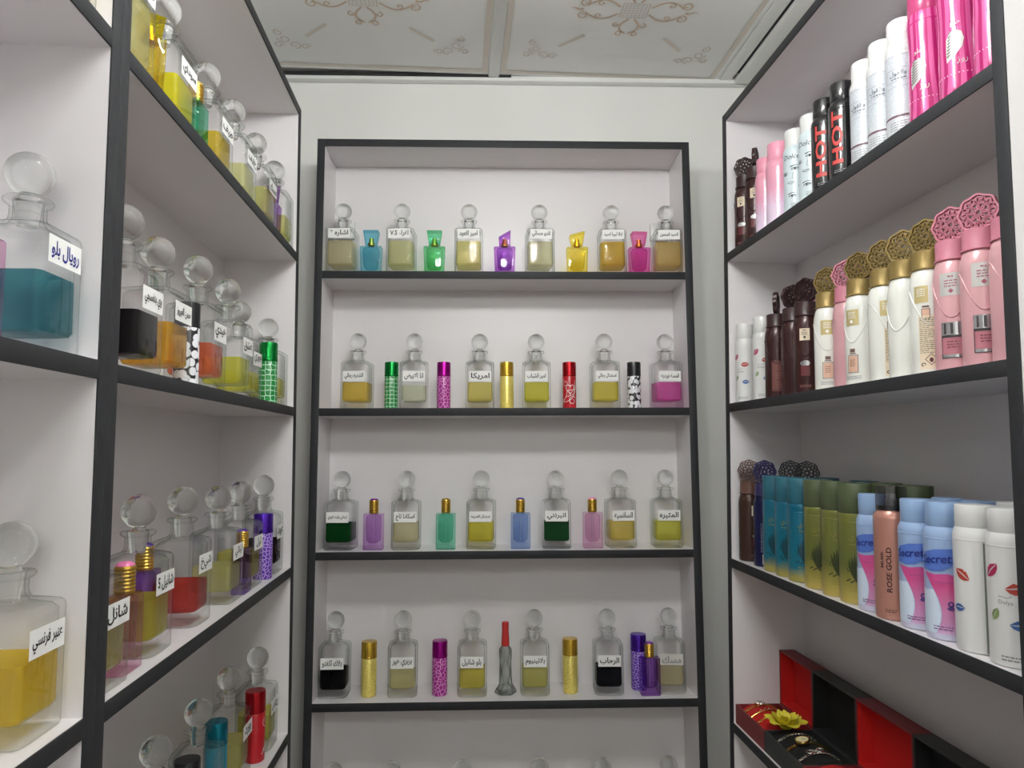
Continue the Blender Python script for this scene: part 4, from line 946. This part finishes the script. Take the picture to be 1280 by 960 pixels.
O_BLK, I_BLK = C('black_card', (40, 44, 42), .5), pbr('black_velvet', (14, 14, 14), .9, noise=.1, scale=300)
gift_box(-1.462, -1.3265, O_RED, I_RED, 'open red velvet jewellery box at the far end of the lowest right shelf')
gift_box(-1.3255, -1.1790, O_BLK, I_BLK, 'open black jewellery box beside the yellow flower')
gift_box(-1.1780, -1.0290, O_RED, I_RED, 'open red jewellery box nearer the camera, between two black boxes')
gift_box(-1.0280, -.8800, O_BLK, I_BLK, 'open black jewellery box at the bottom right corner')
# bracelets: rings lying half round the cushion rolls
GJ = 'jewellery in the gift boxes'
M_JG = pbr('jewel_gold', (226, 190, 110), .2, .95); M_JS = pbr('jewel_silver', (216, 212, 204), .18, .95)
M_GEM = glassy('gem_glass', (236, 240, 246), (140, 140, 160), .35, 1.0)
def over(u, k=0.): return Vector((k, .0093+.0874*u, .0212+.021*max(0, sin(pi*u))**.75))
def bracelet(x, label, mat, style, u0=.06, u1=.94, skew=0.):
    t = thing('bracelet', label, 'bracelet', RX @ T(x, 0, ZR[3]+.0004), GJ)
    P = lambda v: over(u0+(u1-u0)*v, skew*(v-.5))+Vector((0, 0, .0012))
    if style == 'band':
        obj('band', MB().tube([P(i/30) for i in range(31)], .0015, 8).mesh('band'), mat, t)
        for k in range(7):
            go = obj('gemstone', MB().lathe([(.0005, -.001), (.0024, .0008), (.0024, .0016), (.0014, .0028), (.0001, .0029)], 10).mesh('gemstone', 20), M_JS if k % 2 else M_GEM, t)
            go.location = P(.17+.11*k)+Vector((0, 0, .0012))
    else:
        m = MB(); n = 24
        for i in range(n):
            c = P((i+.5)/n); d = (P((i+.9)/n)-P((i+.1)/n)).normalized(); up = Vector((1, 0, 0)) if i % 2 else d.cross(Vector((1, 0, 0)))
            m.tube([c+d*.0031*cos(a)+up*.0017*sin(a) for a in [2*pi*k/10 for k in range(10)]], .0007, 5, True)
        obj('chain', m.mesh('chain'), mat, t)
    if style == 'flower':
        c = P(.42)+Vector((0, 0, .003)); m = MB()
        for k in range(6):
            a = pi/3*k; m.lathe([(.0003, 0), (.0040, .0008), (.0032, .0032), (.0003, .0040)], 12)
            for i in range(len(m.v)-48, len(m.v)): m.v[i] = tuple(Vector(m.v[i])+c+Vector((.0062*cos(a), .0062*sin(a), 0)))
        m.lathe([(.0003, .001), (.0034, .0016), (.0028, .0048), (.0003, .0056)], 12)
        for i in range(len(m.v)-48, len(m.v)): m.v[i] = tuple(Vector(m.v[i])+c)
        obj('flower_setting', m.mesh('flower_setting', 60), M_JS, t)
    if style == 'infinity':
        c = P(.40)+Vector((0, 0, .0035)); d = (P(.5)-P(.3)).normalized()
        obj('infinity_link', MB().tube([c+d*(.015*cos(a)/(1+sin(a)**2))+Vector((.015*sin(a)*cos(a)/(1+sin(a)**2), 0, 0)) for a in [2*pi*i/40 for i in range(40)]], .0014, 6, True).mesh('infinity_link'), M_JS, t)
    return t
bracelet(-1.438, 'gold bracelet topped with a pale metal flower, in the far red box', M_JG, 'flower')
bracelet(-1.408, 'gold band set with stones on the far red cushion', M_JG, 'band')
bracelet(-1.378, 'gold chain bracelet on the far red cushion beside the yellow rose', M_JG, 'chain')
bracelet(-1.292, 'plain silver chain bracelet on the black cushion beside the yellow rose', M_JS, 'chain')
bracelet(-1.212, 'silver bracelet with an infinity link on the black cushion', M_JS, 'infinity')
def watch():
    t = thing('wrist_watch', 'gold dial ladies watch on the black cushion', 'watch', RX @ T(-1.253, 0, ZR[3]+.0004), GJ)
    c = over(.40)+Vector((0, 0, .001)); tl = Matrix.Translation(c) @ Matrix.Rotation(.18, 4, 'X') @ Matrix.Scale(1.25, 4)
    def part(name, mesh, mat):
        o = obj(name, mesh, mat, t); o.matrix_basis = tl; return o
    part('watch_case', MB().lathe([(.0085, .001), (.0100, .002), (.0104, .0042), (.0096, .0060), (.0086, .0062), (.0084, .0054), (.0001, .0054)], 32).mesh('watch_case'), M_JG)
    part('watch_dial', MB().lathe([(.0083, .0054), (.0083, .0057)], 32).mesh('watch_dial'), C('cream_dial', (232, 222, 176), .3))
    m = MB()
    for a, l in ((.9, .0062), (2.6, .0045)): m.tube([(0, 0, .0061), (l*cos(a), l*sin(a), .0061)], .0003, 4)
    part('watch_hands', m.mesh('watch_hands'), M_INK)
    for lo_, hi_ in ((.06, .26), (.56, .94)):
        m = MB(); n = 5 if hi_ < .5 else 8
        for k in range(n):
            q = over(lo_+(hi_-lo_)*(k+.5)/n); m.lathe([(.0003, 0), (.0034, .0008), (.0034, .0022), (.0003, .0032)], 8)
            for i in range(len(m.v)-32, len(m.v)): m.v[i] = tuple(Vector(m.v[i])+q)
        obj('bracelet_strap', m.mesh('bracelet_strap'), M_JG, t)
watch()
def rose():
    t = thing('fabric_flower', 'yellow fabric rose lying between the red and black boxes', 'artificial flower', RX @ T(-1.322, .046, ZR[3]+.0440) @ Matrix.Scale(1.25, 4), None)
    mat = C('yellow_satin', (222, 208, 60), .55)
    for ring, (n, rad, tilt, ln) in enumerate(((6, .014, 1.25, .024), (5, .009, .75, .020), (4, .004, .35, .016))):
        for k in range(n):
            a = 2*pi*k/n+ring*.5; rows = []
            for i in range(7):
                u = i/6; w_ = .0115*(1-.25*ring)*sin(pi*(.12+.80*u))**.7
                rad_ = rad*.4+ln*u*sin(tilt); zz = .002+ln*u*cos(tilt)+.003*sin(pi*u)
                rows.append([Vector((rad_-.003*(1-abs(j))*0+.003*j*j, w_*j, zz+.002*j*j)) for j in (-1, -.5, 0, .5, 1)])
            vs = []; fs = []
            for side in (0, 1):
                for rw in rows: vs += [Matrix.Rotation(a, 3, 'Z') @ (p-Vector((0, 0, .0007*side))) for p in rw]
            for side in (0, 1):
                o_ = side*35
                for i in range(6):
                    for j in range(4):
                        q = (o_+i*5+j, o_+i*5+j+1, o_+(i+1)*5+j+1, o_+(i+1)*5+j); fs.append(q if side else q[::-1])
            obj('petal', mesh_from('petal', vs, fs, 60), mat, t)
    obj('flower_base', MB().lathe([(.0002, -.003), (.008, -.001), (.010, .002), (.005, .006), (.0001, .012)], 20).mesh('flower_base', 60), mat, t)
rose()

# ------------------------------------------------------------------ white cable boxes at the back of the top shelf
for x, s, lab in ((-.403, -1, 'small white cable box behind the leftmost decanter on the top shelf of the back unit'), (.400, 1, 'small white cable box behind the rightmost decanter on the top shelf of the back unit')):
    t = thing('junction_box', lab, 'cable box', F_BACK @ T(x, .1246, ZB[0]+.135), 'cable boxes')
    obj('box_cover', MB().box(-.023, .023, -.014, -.002, -.023, .023, .0025).mesh('box_cover'), M_WHITEP, t)
    obj('box_base', MB().box(-.0225, .0225, -.003, 0, -.0225, .0225).mesh('box_base', 0), pbr('grey_plastic', (170, 170, 168), .5), t)
    xe = (-.4315-x) if s < 0 else (.4315-x)
    obj('cable', MB().tube([(s*.018, -.006, -.024), (xe-s*.004, -.006, -.025), (xe-s*.003, -.02, -.025), (xe-s*.003, -.11, -.026)], .0016, 6).mesh('cable'), M_WHITEP, t)
